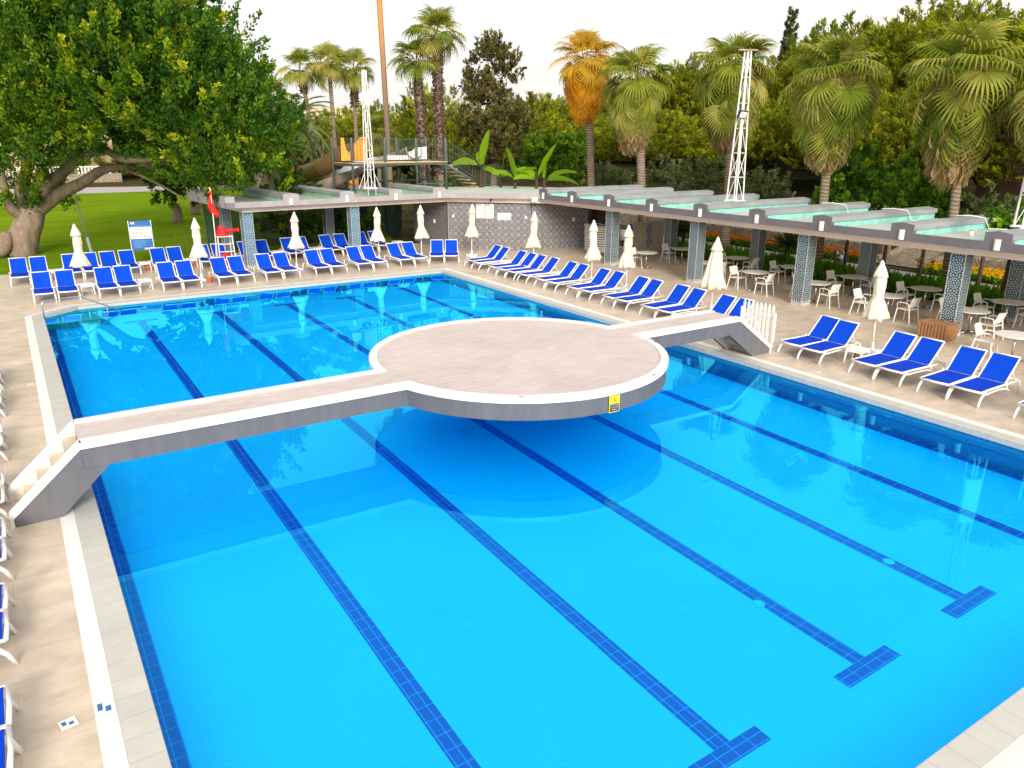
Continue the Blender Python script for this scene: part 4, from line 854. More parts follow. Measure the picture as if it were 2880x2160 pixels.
# notices let into the deck
for i, (x, y, w2, h2, rz, lb) in enumerate([(-.44, 5.05, .19, .30, 0, 'white depth marker plate set in the grating near the left bottom'), (-.78, 5.0, .16, .16, .2, 'small blue and white depth tile in the deck near the left bottom'), (-.45, 20.6, .19, .06, 0, 'pale depth plate across the left grating near the far end'), (-.66, 18.3, .12, .16, 0, 'small white depth tile in the deck left of the grating'), (16.3, 8.75, .16, .16, .1, 'small white depth tile by the right coping before the umbrella')]):
    t = thing('depth_marker', lb, 'marker', (x, y, .005), rz, 'depth markers in the deck'); MB().box(-w2/2, -h2/2, 0, w2/2, h2/2, .004).build('plate', 'paper', t)
    k = MB(); k.box(-w2*.35, -h2*.1, .0042, -w2*.1, h2*.3, .0055); k.box(w2*.02, -h2*.25, .0042, w2*.3, h2*.05, .0055); k.build('printed_symbol', 'signblue', t)
MB()
cup = thing('paper_cup', 'white paper cup left on the turquoise roof at the right', 'cup', (23.95, 9.35, RFZ)); MB().lathe([(.05, 0), (.07, .2), (.062, .2), (.045, .02)], 16).build('cup_body', 'paper', cup, smooth=True); MB().lathe([(.073, .185), (.073, .21)], 16).build('rim', 'petal_yellow', cup)
# striped board and blue screen behind the terrace
bd = thing('striped_board', 'beige board with slanted dark blue stripes at the back of the terrace', 'board', (25.85, 26.65, 0))
MB().box(0, -.02, .03, 2.06, .02, 1.66).build('panel', 'board', bd)
for x0, z0, x1, z1 in ((.89, .75, 1.03, .33), (.82, 1.45, 1.13, .42), (.95, 1.5, 1.24, .47), (1.04, 1.57, 1.16, 1.16)):
    MB().add([(x+q_, y_, z) for y_ in (-.021, -.024) for q_, x, z in ((0, x0, z0), (.055, x0, z0), (.055, x1, z1), (0, x1, z1))], [(0, 1, 2, 3), (7, 6, 5, 4), (0, 4, 5, 1), (1, 5, 6, 2), (2, 6, 7, 3), (3, 7, 4, 0)]).build('stripe', 'signblue', bd)
for x in (.1, 1.9): MB().box(x, -.15, 0, x+.06, .25, .03).build('foot', 'greenmetal', bd)
bp_ = thing('blue_panel', 'dark blue panel standing beside the stacked loungers', 'panel', (25.78, 27.15, 0), R(88)); MB().box(-.46, -.02, .05, -.2, .02, 1.6).build('sheet', 'bluepaint', bp_); MB().box(-.46, -.05, 0, -.2, .05, .05).build('foot', 'greenmetal', bp_)

# ------------------------------------------------------------------ slide tower on the canopy roof
sl_ = thing('slide_platform', 'dark green steel slide platform with railings and a stair on the roof', 'slide platform', (15.15, 36.75, RFZ), R(6.8))
FW, DP, DZ, TZ = 5.95, 2.0, 1.53, 2.78
posts = [(FW*i/3, 0) for i in range(4)]+[(-.1, DP), (FW*.33, DP), (FW*.66, DP), (FW, DP)]
for x, y in posts:
    k = MB(); k.lathe([(.07, 0), (.07, TZ), (.05, TZ+.04)], 12, (x, y, 0)); k.lathe([(.13, 0), (.13, .02)], 12, (x, y, 0)); k.build('post', 'greenmetal', sl_, smooth=True)
MB().box(-.05, -.05, DZ-.16, FW+.05, DP+.05, DZ-.03).build('deck_frame', 'greenmetal', sl_); MB().box(-.08, -.08, DZ-.028, FW+.08, DP+.08, DZ).build('deck', 'tread', sl_)
def panel(p, q, z0a, z1a, z0b, z1b, nb, parent, nm='railing'):
    k = MB(); p, q = Vector(p), Vector(q)
    P = lambda f, z: (p.x+(q.x-p.x)*f, p.y+(q.y-p.y)*f, z)
    za = lambda f: z0a+(z0b-z0a)*f; zb = lambda f: z1a+(z1b-z1a)*f
    k.tube([P(.06, za(.06)), P(.06, zb(.06)), P(.94, zb(.94)), P(.94, za(.94)), P(.06, za(.06))], .022, 6)
    for i in range(1, nb): f = .06+.88*i/nb; k.tube([P(f, za(f)), P(f, zb(f))], .011, 5)
    return k.build(nm, 'greenmetal', parent)
for i in range(3): panel((FW*i/3, 0), (FW*(i+1)/3, 0), DZ+.12, TZ-.05, DZ+.12, TZ-.05, 9, sl_)
panel((0, 0), (-.1, DP), DZ+.12, TZ-.05, DZ+.12, TZ-.05, 8, sl_)
panel((FW*.66, DP), (FW, DP), DZ+.12, TZ-.05, DZ+.12, TZ-.05, 9, sl_)
# stair running down to the right
for y in (.15, 1.35):
    MB().tube([(FW+.02, y, DZ-.12), (FW+2.75, y, .05)], .085, 10).build('stringer', 'greenmetal', sl_, smooth=True)
    panel((FW+.05, y), (FW+2.75, y), DZ+.15, TZ-.05, .25, 1.35, 12, sl_, 'stair_rail')
for i in range(7): x = FW+.25+.36*i; z = DZ-.2-.215*i; MB().box(x, .12, z-.05, x+.28, 1.38, z).build('tread', 'tread', sl_)
panel((FW+2.85, .1), (FW+4.15, .25), .12, 1.25, .12, 1.25, 9, sl_); MB().tube([(FW+2.8, .1, 0), (FW+2.8, .1, 1.4)], .03, 8).build('stair_post', 'greenmetal', sl_)
for x0, x1 in ((.0, FW/3), (FW*2/3, FW)): MB().tube([(x0, .02, DZ-.4), (x0+(x1-x0)*.75, .9, .1)], .03, 6).build('brace', 'greenmetal', sl_)
MB().tube([(FW*2/3, 0, .35), (FW, 0, .35), (FW, DP, .4)], .035, 6).build('tie_rail', 'greenmetal', sl_)
MB().tube([(FW*.4, DP, .45), (FW, DP, .45)], .05, 6).build('tie_rail', 'darkmetal', sl_)
def trough(path, r, name, label, back, inner, wall=.55, th=.045, n=9):
    prof = [(r*math.cos(a), r*math.sin(a)) for a in [math.pi+math.pi*i/n for i in range(n+1)]]
    prof = [(-r, wall)]+prof+[(r, wall)]; ri = r-th
    inn = [(ri, wall)]+[(ri*math.cos(a), ri*math.sin(a)) for a in [2*math.pi-math.pi*i/n for i in range(n+1)]]+[(-ri, wall)]
    allp = prof+inn; mis = [0]*(len(prof)-1)+[1]+[1]*(len(inn)-1)+[1]
    t = thing(name, label, 'water slide')
    # smooth path
    pts = [Vector(p) for p in path]; out = []
    for i in range(len(pts)-1):
        p0, p1, p2, p3 = pts[max(i-1, 0)], pts[i], pts[i+1], pts[min(i+2, len(pts)-1)]
        for k in range(7):
            f = k/7; out.append(.5*((2*p1)+(p2-p0)*f+(2*p0-5*p1+4*p2-p3)*f*f+(3*p1-p0-3*p2+p3)*f**3))
    out.append(pts[-1]); MB().sweep(out, allp, mis).build('trough', [back, inner], t, smooth=True)
    for j in range(7, len(out)-2, 9):
        k = MB(); q = [(a*(1.06), b_*1.06+.0) for a, b_ in prof]; q2 = [(a*1.005, b_*1.005) for a, b_ in reversed(prof)]
        a, b_ = out[j], out[j+1]; k.sweep([a, a+(b_-a).normalized()*.07], q+q2); k.build('joint_rib', back, t)
    return t, out
so_, op = trough([(16.4, 38.3, 5.15), (15.7, 38.9, 5.0), (15.05, 40.0, 4.35), (14.75, 41.6, 3.95), (14.9, 43.4, 3.75), (15.9, 45.0, 3.55), (17.2, 45.6, 3.2), (18.3, 44.8, 2.8), (18.4, 43.2, 2.3), (17.2, 41.8, 1.9), (15.4, 41.3, 1.6), (13.4, 41.8, 1.3), (12.0, 43.0, 1.0)], .55, 'orange_slide', 'curving open water slide, orange inside and tan outside, left of the platform', 'slide_brown', 'orange', .28)
for poly, dd in (([(958, 387), (966, 387), (973, 420), (981, 431), (986, 421), (986, 452), (960, 452)], 42.6), ([(987, 452), (1033, 452), (1033, 386), (1012, 386), (1000, 400), (987, 424)], 43.0)):
    P_ = [far(u, v, dd) for u, v in poly]; n_ = len(P_); k = MB(); b_ = Vector((math.sin(YAW), math.cos(YAW), 0))*.06
    k.add(P_+[p+b_ for p in P_], [tuple(range(n_)), tuple(range(2*n_-1, n_-1, -1))]+[(i, (i+1) % n_, n_+(i+1) % n_, n_+i) for i in range(n_)]); k.build('start_wall', 'orange', so_)
for j in (22, 30, 44, 58, 72): p = op[j]; MB().tube([(p.x, p.y, -.05), (p.x, p.y, p.z-.5)], .11, 8).build('support_post', 'darkmetal', so_)
sw_, wp = trough([(19.8, 38.9, 5.0), (19.9, 40.4, 4.75), (19.4, 42.0, 4.45), (18.2, 42.4, 4.25), (17.2, 41.2, 4.1), (16.4, 40.4, 3.85), (15.7, 40.2, 3.6), (15.1, 40.6, 3.2), (15.0, 41.8, 2.6)], .48, 'white_slide', 'white water slide with grey underside curling below the platform deck', 'slide_grey', 'slide_white', .18)
k = MB(); vs = [(18.0, 38.9, 4.46), (20.75, 39.2, 4.46), (20.75, 39.2, 5.2), (19.95, 39.1, 5.12), (19.5, 39.05, 4.72), (18.0, 38.9, 4.72)]
k.add(vs+[(x, y+.05, z) for x, y, z in vs], [(0, 1, 2, 3, 4, 5), (11, 10, 9, 8, 7, 6)]+[(i, (i+1) % 6, 6+(i+1) % 6, 6+i) for i in range(6)]); k.build('start_wall', 'slide_white', sw_)
for j in (15, 26, 38): p = wp[j]; MB().tube([(p.x, p.y, -.05), (p.x, p.y, p.z-.45)], .09, 8).build('support_post', 'darkmetal', sw_)
# lattice lighting masts on the roof
def mast(name, label, loc_, h, bar, lamp, wb=.23, wt=.085, lr=.029):
    t = thing(name, label, 'mast', loc_, LA)
    W = lambda f: wb+(wt-wb)*f
    for a, b_ in ((-1, -1), (1, -1), (1, 1), (-1, 1)): MB().tube([(a*wb, b_*wb, 0), (a*wt, b_*wt, h)], lr, 6).build('leg', 'whitemetal', t)
    k = MB(); n = 6
    for i in range(n):
        f0, f1 = i/n, (i+1)/n
        for (a, b_), (c_, d_) in (((-1, -1), (1, -1)), ((1, -1), (1, 1)), ((1, 1), (-1, 1)), ((-1, 1), (-1, -1))):
            if i: k.tube([(a*W(f0), b_*W(f0), f0*h), (c_*W(f0), d_*W(f0), f0*h)], .014, 5)
            s_, e_ = ((a, b_), (c_, d_)) if i % 2 else ((c_, d_), (a, b_))
            if a == b_ or i % 2: k.tube([(s_[0]*W(f0), s_[1]*W(f0), f0*h), (e_[0]*W(f1), e_[1]*W(f1), f1*h)], .013, 5)
    k.build('lattice', 'whitemetal', t)
    for y0 in (-wb-.05, wb-.03): MB().box(-wb-.08, y0, .0, wb+.08, y0+.08, .05).build('base_rail', 'whitemetal', t)
    for a in (-1, 1): MB().tube([(a*(wb+.02), -wb, .03), (a*(wb+.02), -wb-.02, -.3)], .014, 5).build('hook', 'whitemetal', t)
    if bar: MB().tube([(-.55, 0, h+.02), (.55, 0, h+.08)], .035, 6).build('cross_bar', 'rust', t)
    if lamp:
        T = Matrix.Translation((-.28, -.22, lamp)) @ Matrix.Rotation(R(24), 4, 'X') @ Matrix.Rotation(R(-10), 4, 'Z')
        fl = MB().box(-.2, -.05, -.15, .2, .05, .15, 0, T).build('floodlight', 'black', t, bevel=.01); MB().box(-.165, -.055, -.115, .165, -.0505, .115, 0, T).build('lamp_glass', 'paper', fl)
        MB().tube([(-.1, -.18, lamp), (.1, -.1, lamp+.05)], .02, 6).build('bracket', 'black', t)
    return t
mast('light_mast', 'slim white lattice mast on the roof in front of the slide platform', (14.85, 33.85, 3.27), 5.46, False, 0, .19, .07, .022)
t = bpy.data.objects['light_mast']
for a in (-1, 1): MB().tube([(a*.26, 0, .75), (a*.6, 0, .02)], .014, 5).build('stay', 'whitemetal', t)
m2_ = mast('light_mast', 'white lattice mast with a floodlight and cross bar above the terrace', (24.37, 19.0, 3.28), 5.58, True, 3.3)
d_ = _f*FPX+_r*(2882-1440)+_u*(1080-640); q = CP+d_*((3.28-CP[2])/d_[2])
t = mast('light_mast', 'white lattice mast carrying a pale box, cut by the right frame edge', (q[0], q[1], 3.28), 5.4, False, 0, .2, .08); t.rotation_euler = (0, 0, -YAW)
k = MB(); k.box(-.42, -.34, 1.0, .1, -.2, 2.5); k.build('pale_box', 'white', t, bevel=.03)
# white cables over the ridges
for i, (y0, x0) in enumerate(((16.14, 26.9), (13.42, 26.6), (10.6, 26.3))):
    k = MB(); k.tube([(x0-.6, y0+.2, 3.29), (x0-.2, y0, 3.305), (x0+.1, y0-.36, 3.24), (x0+.3, y0-.45, RFZ+.02), (x0+.8, y0-1.9, RFZ+.02), (x0+.9, y0-2.35, 3.2)], .016, 6); o = k.build('white_cable', 'white', smooth=True)
    tag(o, f'white cable draped over the {("far", "middle", "near")[i]} of the three cabled roof ridges', 'cable', 'cables on the roof')
# green mesh fence behind the left canopy
fn = thing('mesh_fence', 'dark green mesh fence with posts behind the left part of the canopy', 'fence')
FP = [(8.0, 39.3), (11.0, 39.6), (14.0, 39.9), (16.4, 40.1), (18.3, 40.3), (19.5, 40.4), (19.7, 43.2), (20.6, 47), (22, 52)]
for i, p in enumerate(FP): MB().lathe([(.05, -.03), (.05, 2.75)], 8, (p[0], p[1], 0)).build('post', 'darkmetal', fn)
k = MB()
for p, q in zip(FP[:-1], FP[1:]): wallband(p, q, .01, .05, 2.7, k)
k.build('mesh', 'glassgreen', fn)
k = MB()
for p, q in zip(FP[:-1], FP[1:]): wallband(p, q, .03, 2.68, 2.72, k); wallband(p, q, .03, .05, .09, k)
k.build('rail', 'darkmetal', fn)
# garden behind the terrace: wall, ramp, bin, globe lamp
wl = MB(); wl.box(35.2, 19.6, -.1, 35.8, 40, .75); wl.box(35.2, -6, -.1, 35.8, 15.6, .7); tag(wl.build('stone_wall', 'stone', bevel=.06), 'low rubble stone wall behind the flower beds', 'wall')
for nm, y0, y1, lb in (('stone_kerb', 18.9, 20.6, 'far stone kerb edging the stone ramp behind the terrace'), ('stone_kerb', 16.4, 18.0, 'near stone kerb edging the stone ramp behind the terrace')):
    k = MB(); pts = [(34.6, y0), (37, y0+.5), (39, y0+1.0), (42, y0+1.7)]
    k.tube([(x, y, hgt(x, y)+.12) for x, y in pts], .2, 7); tag(k.build(nm, 'stone'), lb, 'kerb')
k = MB(); vs = [(x, y+dy, hgt(x, y)+.03) for x, y, dy in [(34.2, 16.5, 0), (37, 17.0, 0), (39, 17.5, 0), (42, 18.2, 0)]]+[(x, y, hgt(x, y)+.03) for x, y in [(34.2, 19.2), (37, 19.6), (39, 20.0), (42, 20.8)]]
k.add(vs, [(i, i+1, i+5, i+4) for i in range(3)]); tag(k.build('ramp', 'stone'), kind='structure')
lb2 = thing('steel_bin', 'round steel litter bin hung between two dark posts on the path', 'bin', (30.1, 17.8, 0))
for x in (-.24, .24): MB().tube([(x*.7, -x*.7, 0), (x*.7, -x*.7, 1.05)], .03, 6).build('post', 'darkmetal', lb2)
MB().lathe([(.17, .38), (.18, .95), (.16, .95), (.15, .42)], 16).build('bin_body', 'chrome', lb2, smooth=True)
gp = far(2308, 678, 36.5); gl_ = thing('globe_lamp', 'round opal globe garden lamp beside the tiled column', 'lamp', (gp.x, gp.y, 0)); MB().tube([(0, 0, 0), (0, 0, gp.z-.1)], .03, 8).build('post', 'darkmetal', gl_)
k = MB(); k.lathe([(.13*math.sin(a_*math.pi/10)+.001, gp.z-.13*math.cos(a_*math.pi/10)) for a_ in range(11)], 18); k.build('globe', 'glow', gl_, smooth=True)
# brown timber building on the right, beige building beyond the lawn
bb = thing('timber_building', 'dark brown timber building behind the palms at the right edge', 'building'); P0_, P1_ = far(2765, 420, 47), far(3150, 420, 40); P0_.z = P1_.z = 0
k = MB(); dr = (P1_-P0_).normalized(); nr = Vector((-dr.y, dr.x, 0)); pl = [P0_, P1_, P1_+nr*6, P0_+nr*6]; k.prism([(p.x, p.y) for p in pl], 1.0, 6.6); k.build('wall', 'brownboards', bb, uv=True)
pl = [P0_-dr*.6-nr*.6, P1_-nr*.6, P1_+nr*6.6, P0_-dr*.6+nr*6.6]; k = MB(); k.prism([(p.x, p.y) for p in pl], 6.6, 6.9); k.build('roof', 'bark_dark', bb)
k = MB(); wallband((P0_.x-nr.x*.03, P0_.y-nr.y*.03), ((P0_+dr*8).x-nr.x*.03, (P0_+dr*8).y-nr.y*.03), -.12, 5.7, 5.95, k); k.build('ledge', 'bark_dark', bb)
be = thing('beige_building', 'pale beige building with balustrade terrace beyond the lawn', 'building')
k = MB(); k.box(-40, 118, 0, 13, 119, 6.5); k.build('wall', 'beigewall', be)
k = MB(); k.box(-40, 113, 0, 13, 114, 1.1); k.build('terrace_wall', 'stone', be)
k = MB()
for i in range(127): k.box(-38+.4*i, 113.3, 1.1, -38+.4*i+.2, 113.6, 1.9)
k.box(-40, 113.2, 1.9, 13, 113.7, 2.05); k.build('balustrade', 'offwhite', be)
for i in range(11):
    MB().box(-36+4.8*i, 113.1, 1.1, -35.5+4.8*i, 113.8, 2.3).build('pier', 'bark_dark', be)
hb = thing('cream_building', 'cream building with white parapet seen behind the date palm', 'building'); p = far(900, 400, 95)
k = MB(); k.box(p.x-7, p.y, 0, p.x+6, p.y+8, 9); k.build('wall', plain('cream_render', (.62, .5, .36), .8, .1, 1), hb); k = MB(); k.box(p.x-8, p.y-1, 3.2, p.x+7, p.y, 4.2); k.build('parapet', 'offwhite', hb)

# ------------------------------------------------------------------ vegetation
def unit(a): return a/np.maximum(1e-9, np.linalg.norm(a, axis=-1, keepdims=True))
def blades(P, D, ln, wd, shape=.5, lift=0):
    """diamond leaves: base points P, directions D"""
    n = len(P); D = unit(D); S = unit(np.cross(D, unit(rng.normal(size=(n, 3)))))
    ln = np.asarray(ln).reshape(-1, 1)*np.ones((n, 1)); wd = np.asarray(wd).reshape(-1, 1)*np.ones((n, 1))
    V = np.stack([P, P+D*ln*shape+S*wd/2, P+D*ln, P+D*ln*shape-S*wd/2], 1).reshape(-1, 3)
    return V, np.arange(4*n).reshape(-1, 4)
def sphere_dirs(n, zmin=-1):
    z = rng.uniform(zmin, 1, n); a = rng.uniform(0, 2*np.pi, n); r = np.sqrt(1-z*z); return np.stack([r*np.cos(a), r*np.sin(a), z], 1)
def tufted(lumps, tufts, per, ln, wd, up=.5, spread=.6, zmin=-.6, tl=.5, squash=.85, inner=.35, young=.5):
    """leaf sprays over the shells of overlapping lumps [(centre, radius)]; each leaf carries its age (0 old, 1 new growth at a shoot's tip)"""
    Ps, Ds, Gs = [], [], []
    for c, r in lumps:
        n = max(4, int(tufts*(r*r))); d = sphere_dirs(n, zmin); c = np.array(c)
        rad = r*rng.uniform(.72, 1.06, (n, 1)); ti = int(n*inner); rad[:ti] *= rng.uniform(.35, .85, (ti, 1))
        C = c+d*rad*np.array([1, 1, squash]); T = unit(d*.7+np.array([0, 0, up])+rng.normal(size=(n, 3))*.22)
        f = rng.uniform(0, 1, (n, per, 1)); L = tl*rng.uniform(.6, 1.25, (n, 1, 1))
        P = C[:, None]+T[:, None]*f*L+rng.normal(size=(n, per, 3))*(.16*tl)*(1.15-f)
        D = T[:, None]+rng.normal(size=(n, per, 3))*spread
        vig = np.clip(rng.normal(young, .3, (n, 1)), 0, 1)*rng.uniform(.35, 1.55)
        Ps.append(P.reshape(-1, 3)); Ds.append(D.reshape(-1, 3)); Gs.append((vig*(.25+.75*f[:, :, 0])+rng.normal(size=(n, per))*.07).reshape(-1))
    P, D = np.concatenate(Ps), np.concatenate(Ds); n = len(P)
    V, F = blades(P, D, ln*rng.uniform(.7, 1.3, n), wd*rng.uniform(.7, 1.3, n)); return V, F, np.clip(np.concatenate(Gs), 0, 1)
def mesh_of(parts, name, mat, parent, smooth=False):
    o, Vs, Fs, Gs = 0, [], [], []
    for q in parts: Vs.append(q[0]); Fs.append(q[1]+o); o += len(q[0]); Gs.append(q[2] if len(q) > 2 else np.full(len(q[1]), .45))
    ob = raw(name, np.concatenate(Vs), np.concatenate(Fs), mat, parent, smooth)
    at = ob.data.attributes.new('age', 'FLOAT', 'FACE'); at.data.foreach_set('value', np.concatenate(Gs).astype(np.float32)); return ob
def limb(pts, r0, r1, mat, name, parent, seg=10, wob=.0):
    pts = [Vector(p) for p in pts]; out = []
    for i in range(len(pts)-1):
        p0, p1, p2, p3 = pts[max(i-1, 0)], pts[i], pts[i+1], pts[min(i+2, len(pts)-1)]
        for k in range(5):
            f = k/5; out.append(.5*((2*p1)+(p2-p0)*f+(2*p0-5*p1+4*p2-p3)*f*f+(3*p1-p0-3*p2+p3)*f**3)+Vector((random.uniform(-wob, wob), random.uniform(-wob, wob), 0)))
    out.append(pts[-1]); n = len(out); rr = [r0+(r1-r0)*(i/(n-1))**.8 for i in range(n)]
    return MB().tube(out, rr, seg).build(name, mat, parent, smooth=True)
# --- the great fig tree on the left
FT = far(45, 640, 46.2); fx_, fy_ = FT.x, FT.y
fg = thing('fig_tree', 'huge spreading fig tree with glossy leaves and grey trunk left of the lawn', 'tree')
def fr3(u, v, dd): return tuple(far(u, v, dd))
base = far(60, 700, 46.2); base.z = -.05
limb([(base.x-.15, base.y, -.1), fr3(70, 655, 46.2), fr3(85, 620, 46.2), fr3(92, 590, 46.2)], .80, .55, 'bark', 'trunk', fg, 16)
limb([(base.x-2.6, base.y-.5, -.1), fr3(0, 705, 45.5), fr3(20, 660, 46)], .45, .30, 'bark', 'root_flare', fg, 12)
limb([fr3(95, 600, 46.2), fr3(130, 530, 46), fr3(165, 495, 45.5), fr3(200, 455, 45), fr3(260, 330, 44)], .42, .2, 'bark', 'branch', fg, 12)
limb([fr3(108, 590, 46.2), fr3(170, 545, 45.5), fr3(230, 515, 44.5), fr3(280, 482, 43.5), fr3(330, 470, 43), fr3(420, 465, 42), fr3(500, 445, 41)], .38, .11, 'bark', 'branch', fg, 12)
limb([fr3(165, 495, 45.5), fr3(240, 440, 43.5), fr3(300, 425, 42.5), fr3(345, 450, 41.5), fr3(440, 448, 41), fr3(545, 430, 40.5), fr3(600, 405, 40)], .22, .09, 'bark', 'branch', fg, 10)
limb([fr3(85, 600, 46.4), fr3(60, 540, 46.6), fr3(75, 470, 46.5), fr3(60, 330, 46)], .40, .2, 'bark', 'branch', fg, 10)
limb([fr3(75, 610, 46.3), fr3(35, 590, 46), fr3(15, 540, 46), fr3(0, 460, 46)], .32, .15, 'bark', 'branch', fg, 10)
for a in ([fr3(480, 235, 40.5), fr3(530, 215, 40), fr3(600, 180, 39.6)], [fr3(200, 290, 40), fr3(240, 230, 39.6), fr3(275, 200, 39.4)], [fr3(340, 470, 43), fr3(430, 510, 42), fr3(520, 560, 41.5)]):
    limb(a, .09, .04, 'bark', 'branch', fg, 8)
LM = []
dome = [(40, 60, 43, 3.0), (150, 30, 42, 3.2), (280, 10, 42, 3.2), (385, 30, 42, 2.8), (470, 60, 42, 2.4), (530, 125, 42, 2.0), (470, 0, 43, 1.8), (610, 185, 42, 1.8), (635, 235, 41, 1.8), (60, 190, 41, 3.0), (180, 160, 40.5, 2.9), (310, 150, 40, 3.0), (430, 160, 40, 2.8), (540, 190, 40, 2.8), (590, 255, 39.5, 2.1), (670, 295, 39.5, 1.7), (715, 350, 39, 1.7), (755, 420, 38.8, 1.4),
   (40, 310, 41, 2.6), (150, 300, 40, 2.3), (270, 290, 39.5, 2.6), (390, 300, 39.2, 2.6), (500, 310, 39, 2.6), (610, 350, 38.5, 2.5), (700, 370, 38.5, 2.2), (725, 450, 38.5, 1.5), (100, 400, 40.5, 2.0), (200, 390, 40, 1.8), (60, 450, 42, 1.6), (330, 375, 41, 1.7), (430, 370, 41, 1.8), (550, 420, 39, 1.9), (640, 460, 38, 1.9), (700, 490, 37.5, 1.6), (600, 500, 37.5, 1.4), (680, 535, 37, 1.0), (640, 545, 36.6, .9),
   (20, 470, 46, 1.8), (-40, 380, 44, 2.5), (-60, 200, 44, 3.5), (-30, 60, 45, 3.5), (410, 460, 41.5, .8), (470, 490, 41, .8), (510, 470, 40.5, 1.0), (105, 540, 45, .9), (60, 590, 45.5, .8), (5, 560, 46.5, 1.3), (150, 575, 45.6, .5)]
for u, v_, dd, r in dome: LM.append((fr3(u, v_, dd), r))
backl = [(100, 100, 49, 4), (300, 80, 49, 4.2), (410, 110, 48, 3.6), (530, 200, 46, 3), (620, 320, 45, 2.6), (200, 260, 48, 3.6), (380, 260, 47, 3.4), (540, 300, 45, 3), (640, 400, 43, 2.4), (-20, 300, 49, 3.6), (200, 340, 50, 2.6), (340, 350, 49, 2.4), (470, 360, 47.5, 2.4), (80, 360, 51, 2.6), (560, 410, 45, 2.2), (420, 415, 50, 1.6), (520, 450, 47, 1.7), (300, -60, 46, 4.5), (80, -70, 46, 4.5), (380, -40, 46, 3.2)]
BL = [(fr3(*q[:3]), q[3]) for q in backl]
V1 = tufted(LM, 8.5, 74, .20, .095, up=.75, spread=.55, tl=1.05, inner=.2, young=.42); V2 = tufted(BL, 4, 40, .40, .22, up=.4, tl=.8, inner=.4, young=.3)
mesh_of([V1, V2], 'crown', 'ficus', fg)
st_ = far(1150*.434, 1440*.434, 59)
def round_tree(name, label, x, y, th, lumps, mat, trunk='bark', tr=.25, tufts=14, per=30, ln=.25, wd=.13, tl=.5, z0=None, group=None, up=.4):
    z0 = hgt(x, y)-.05 if z0 is None else z0
    t = thing(name, label, 'tree', (x, y, z0), 0, group)
    limb([(0, 0, 0), (.08, .05, th*.5), (0, .1, th)], tr, tr*.6, trunk, 'trunk', t, 10)
    mesh_of([tufted(lumps, tufts, per, ln, wd, tl=tl, up=up)], 'crown', mat, t); return t
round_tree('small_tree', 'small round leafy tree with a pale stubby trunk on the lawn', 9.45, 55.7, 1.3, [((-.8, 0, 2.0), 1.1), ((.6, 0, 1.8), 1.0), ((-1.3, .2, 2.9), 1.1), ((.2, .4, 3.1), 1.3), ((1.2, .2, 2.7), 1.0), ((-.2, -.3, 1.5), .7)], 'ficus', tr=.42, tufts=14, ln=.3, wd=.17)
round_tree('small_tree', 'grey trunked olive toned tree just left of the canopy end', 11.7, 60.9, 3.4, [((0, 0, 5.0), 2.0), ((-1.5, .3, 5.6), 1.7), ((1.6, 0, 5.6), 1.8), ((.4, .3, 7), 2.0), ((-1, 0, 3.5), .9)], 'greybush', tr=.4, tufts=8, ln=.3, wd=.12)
# --- stone pines behind everything
def pine_proto(name, seed, rx, h, crown_h, n):
    global rng; rng = np.random.default_rng(seed); rd = random.Random(seed)
    t = thing(name, 'x', 'tree'); limb([(0, 0, 0), (.2, .1, h*.4), (.1, -.1, h-crown_h*.6)], .28, .16, 'bark_dark', 'trunk', t, 8)
    L = []
    for i in range(n):
        a = rd.uniform(0, 6.28); q = math.sqrt(rd.random())*rx*.78; z = h-crown_h+crown_h*(.10+.72*math.sqrt(max(0, 1-(q/rx)**2))*rd.uniform(.2, 1)); L.append(((q*math.cos(a), q*math.sin(a), z), rd.uniform(1.1, 1.9)*rx/5))
    for i in range(5):
        a = i*1.26+rd.random(); limb([(.1, 0, h-crown_h*.95), (rx*.3*math.cos(a), rx*.3*math.sin(a), h-crown_h*.75), (rx*.6*math.cos(a), rx*.6*math.sin(a), h-crown_h*.5)], .12, .05, 'bark_dark', 'limb', t, 6)
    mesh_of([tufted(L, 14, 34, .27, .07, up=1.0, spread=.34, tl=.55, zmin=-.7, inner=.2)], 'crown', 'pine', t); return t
PP = [pine_proto('stone_pine', 11, 5.4, 11.5, 9.3, 50), pine_proto('stone_pine', 12, 4.9, 11, 9.2, 46), pine_proto('stone_pine', 13, 5.8, 12, 9.8, 54)]
rng = np.random.default_rng(5)
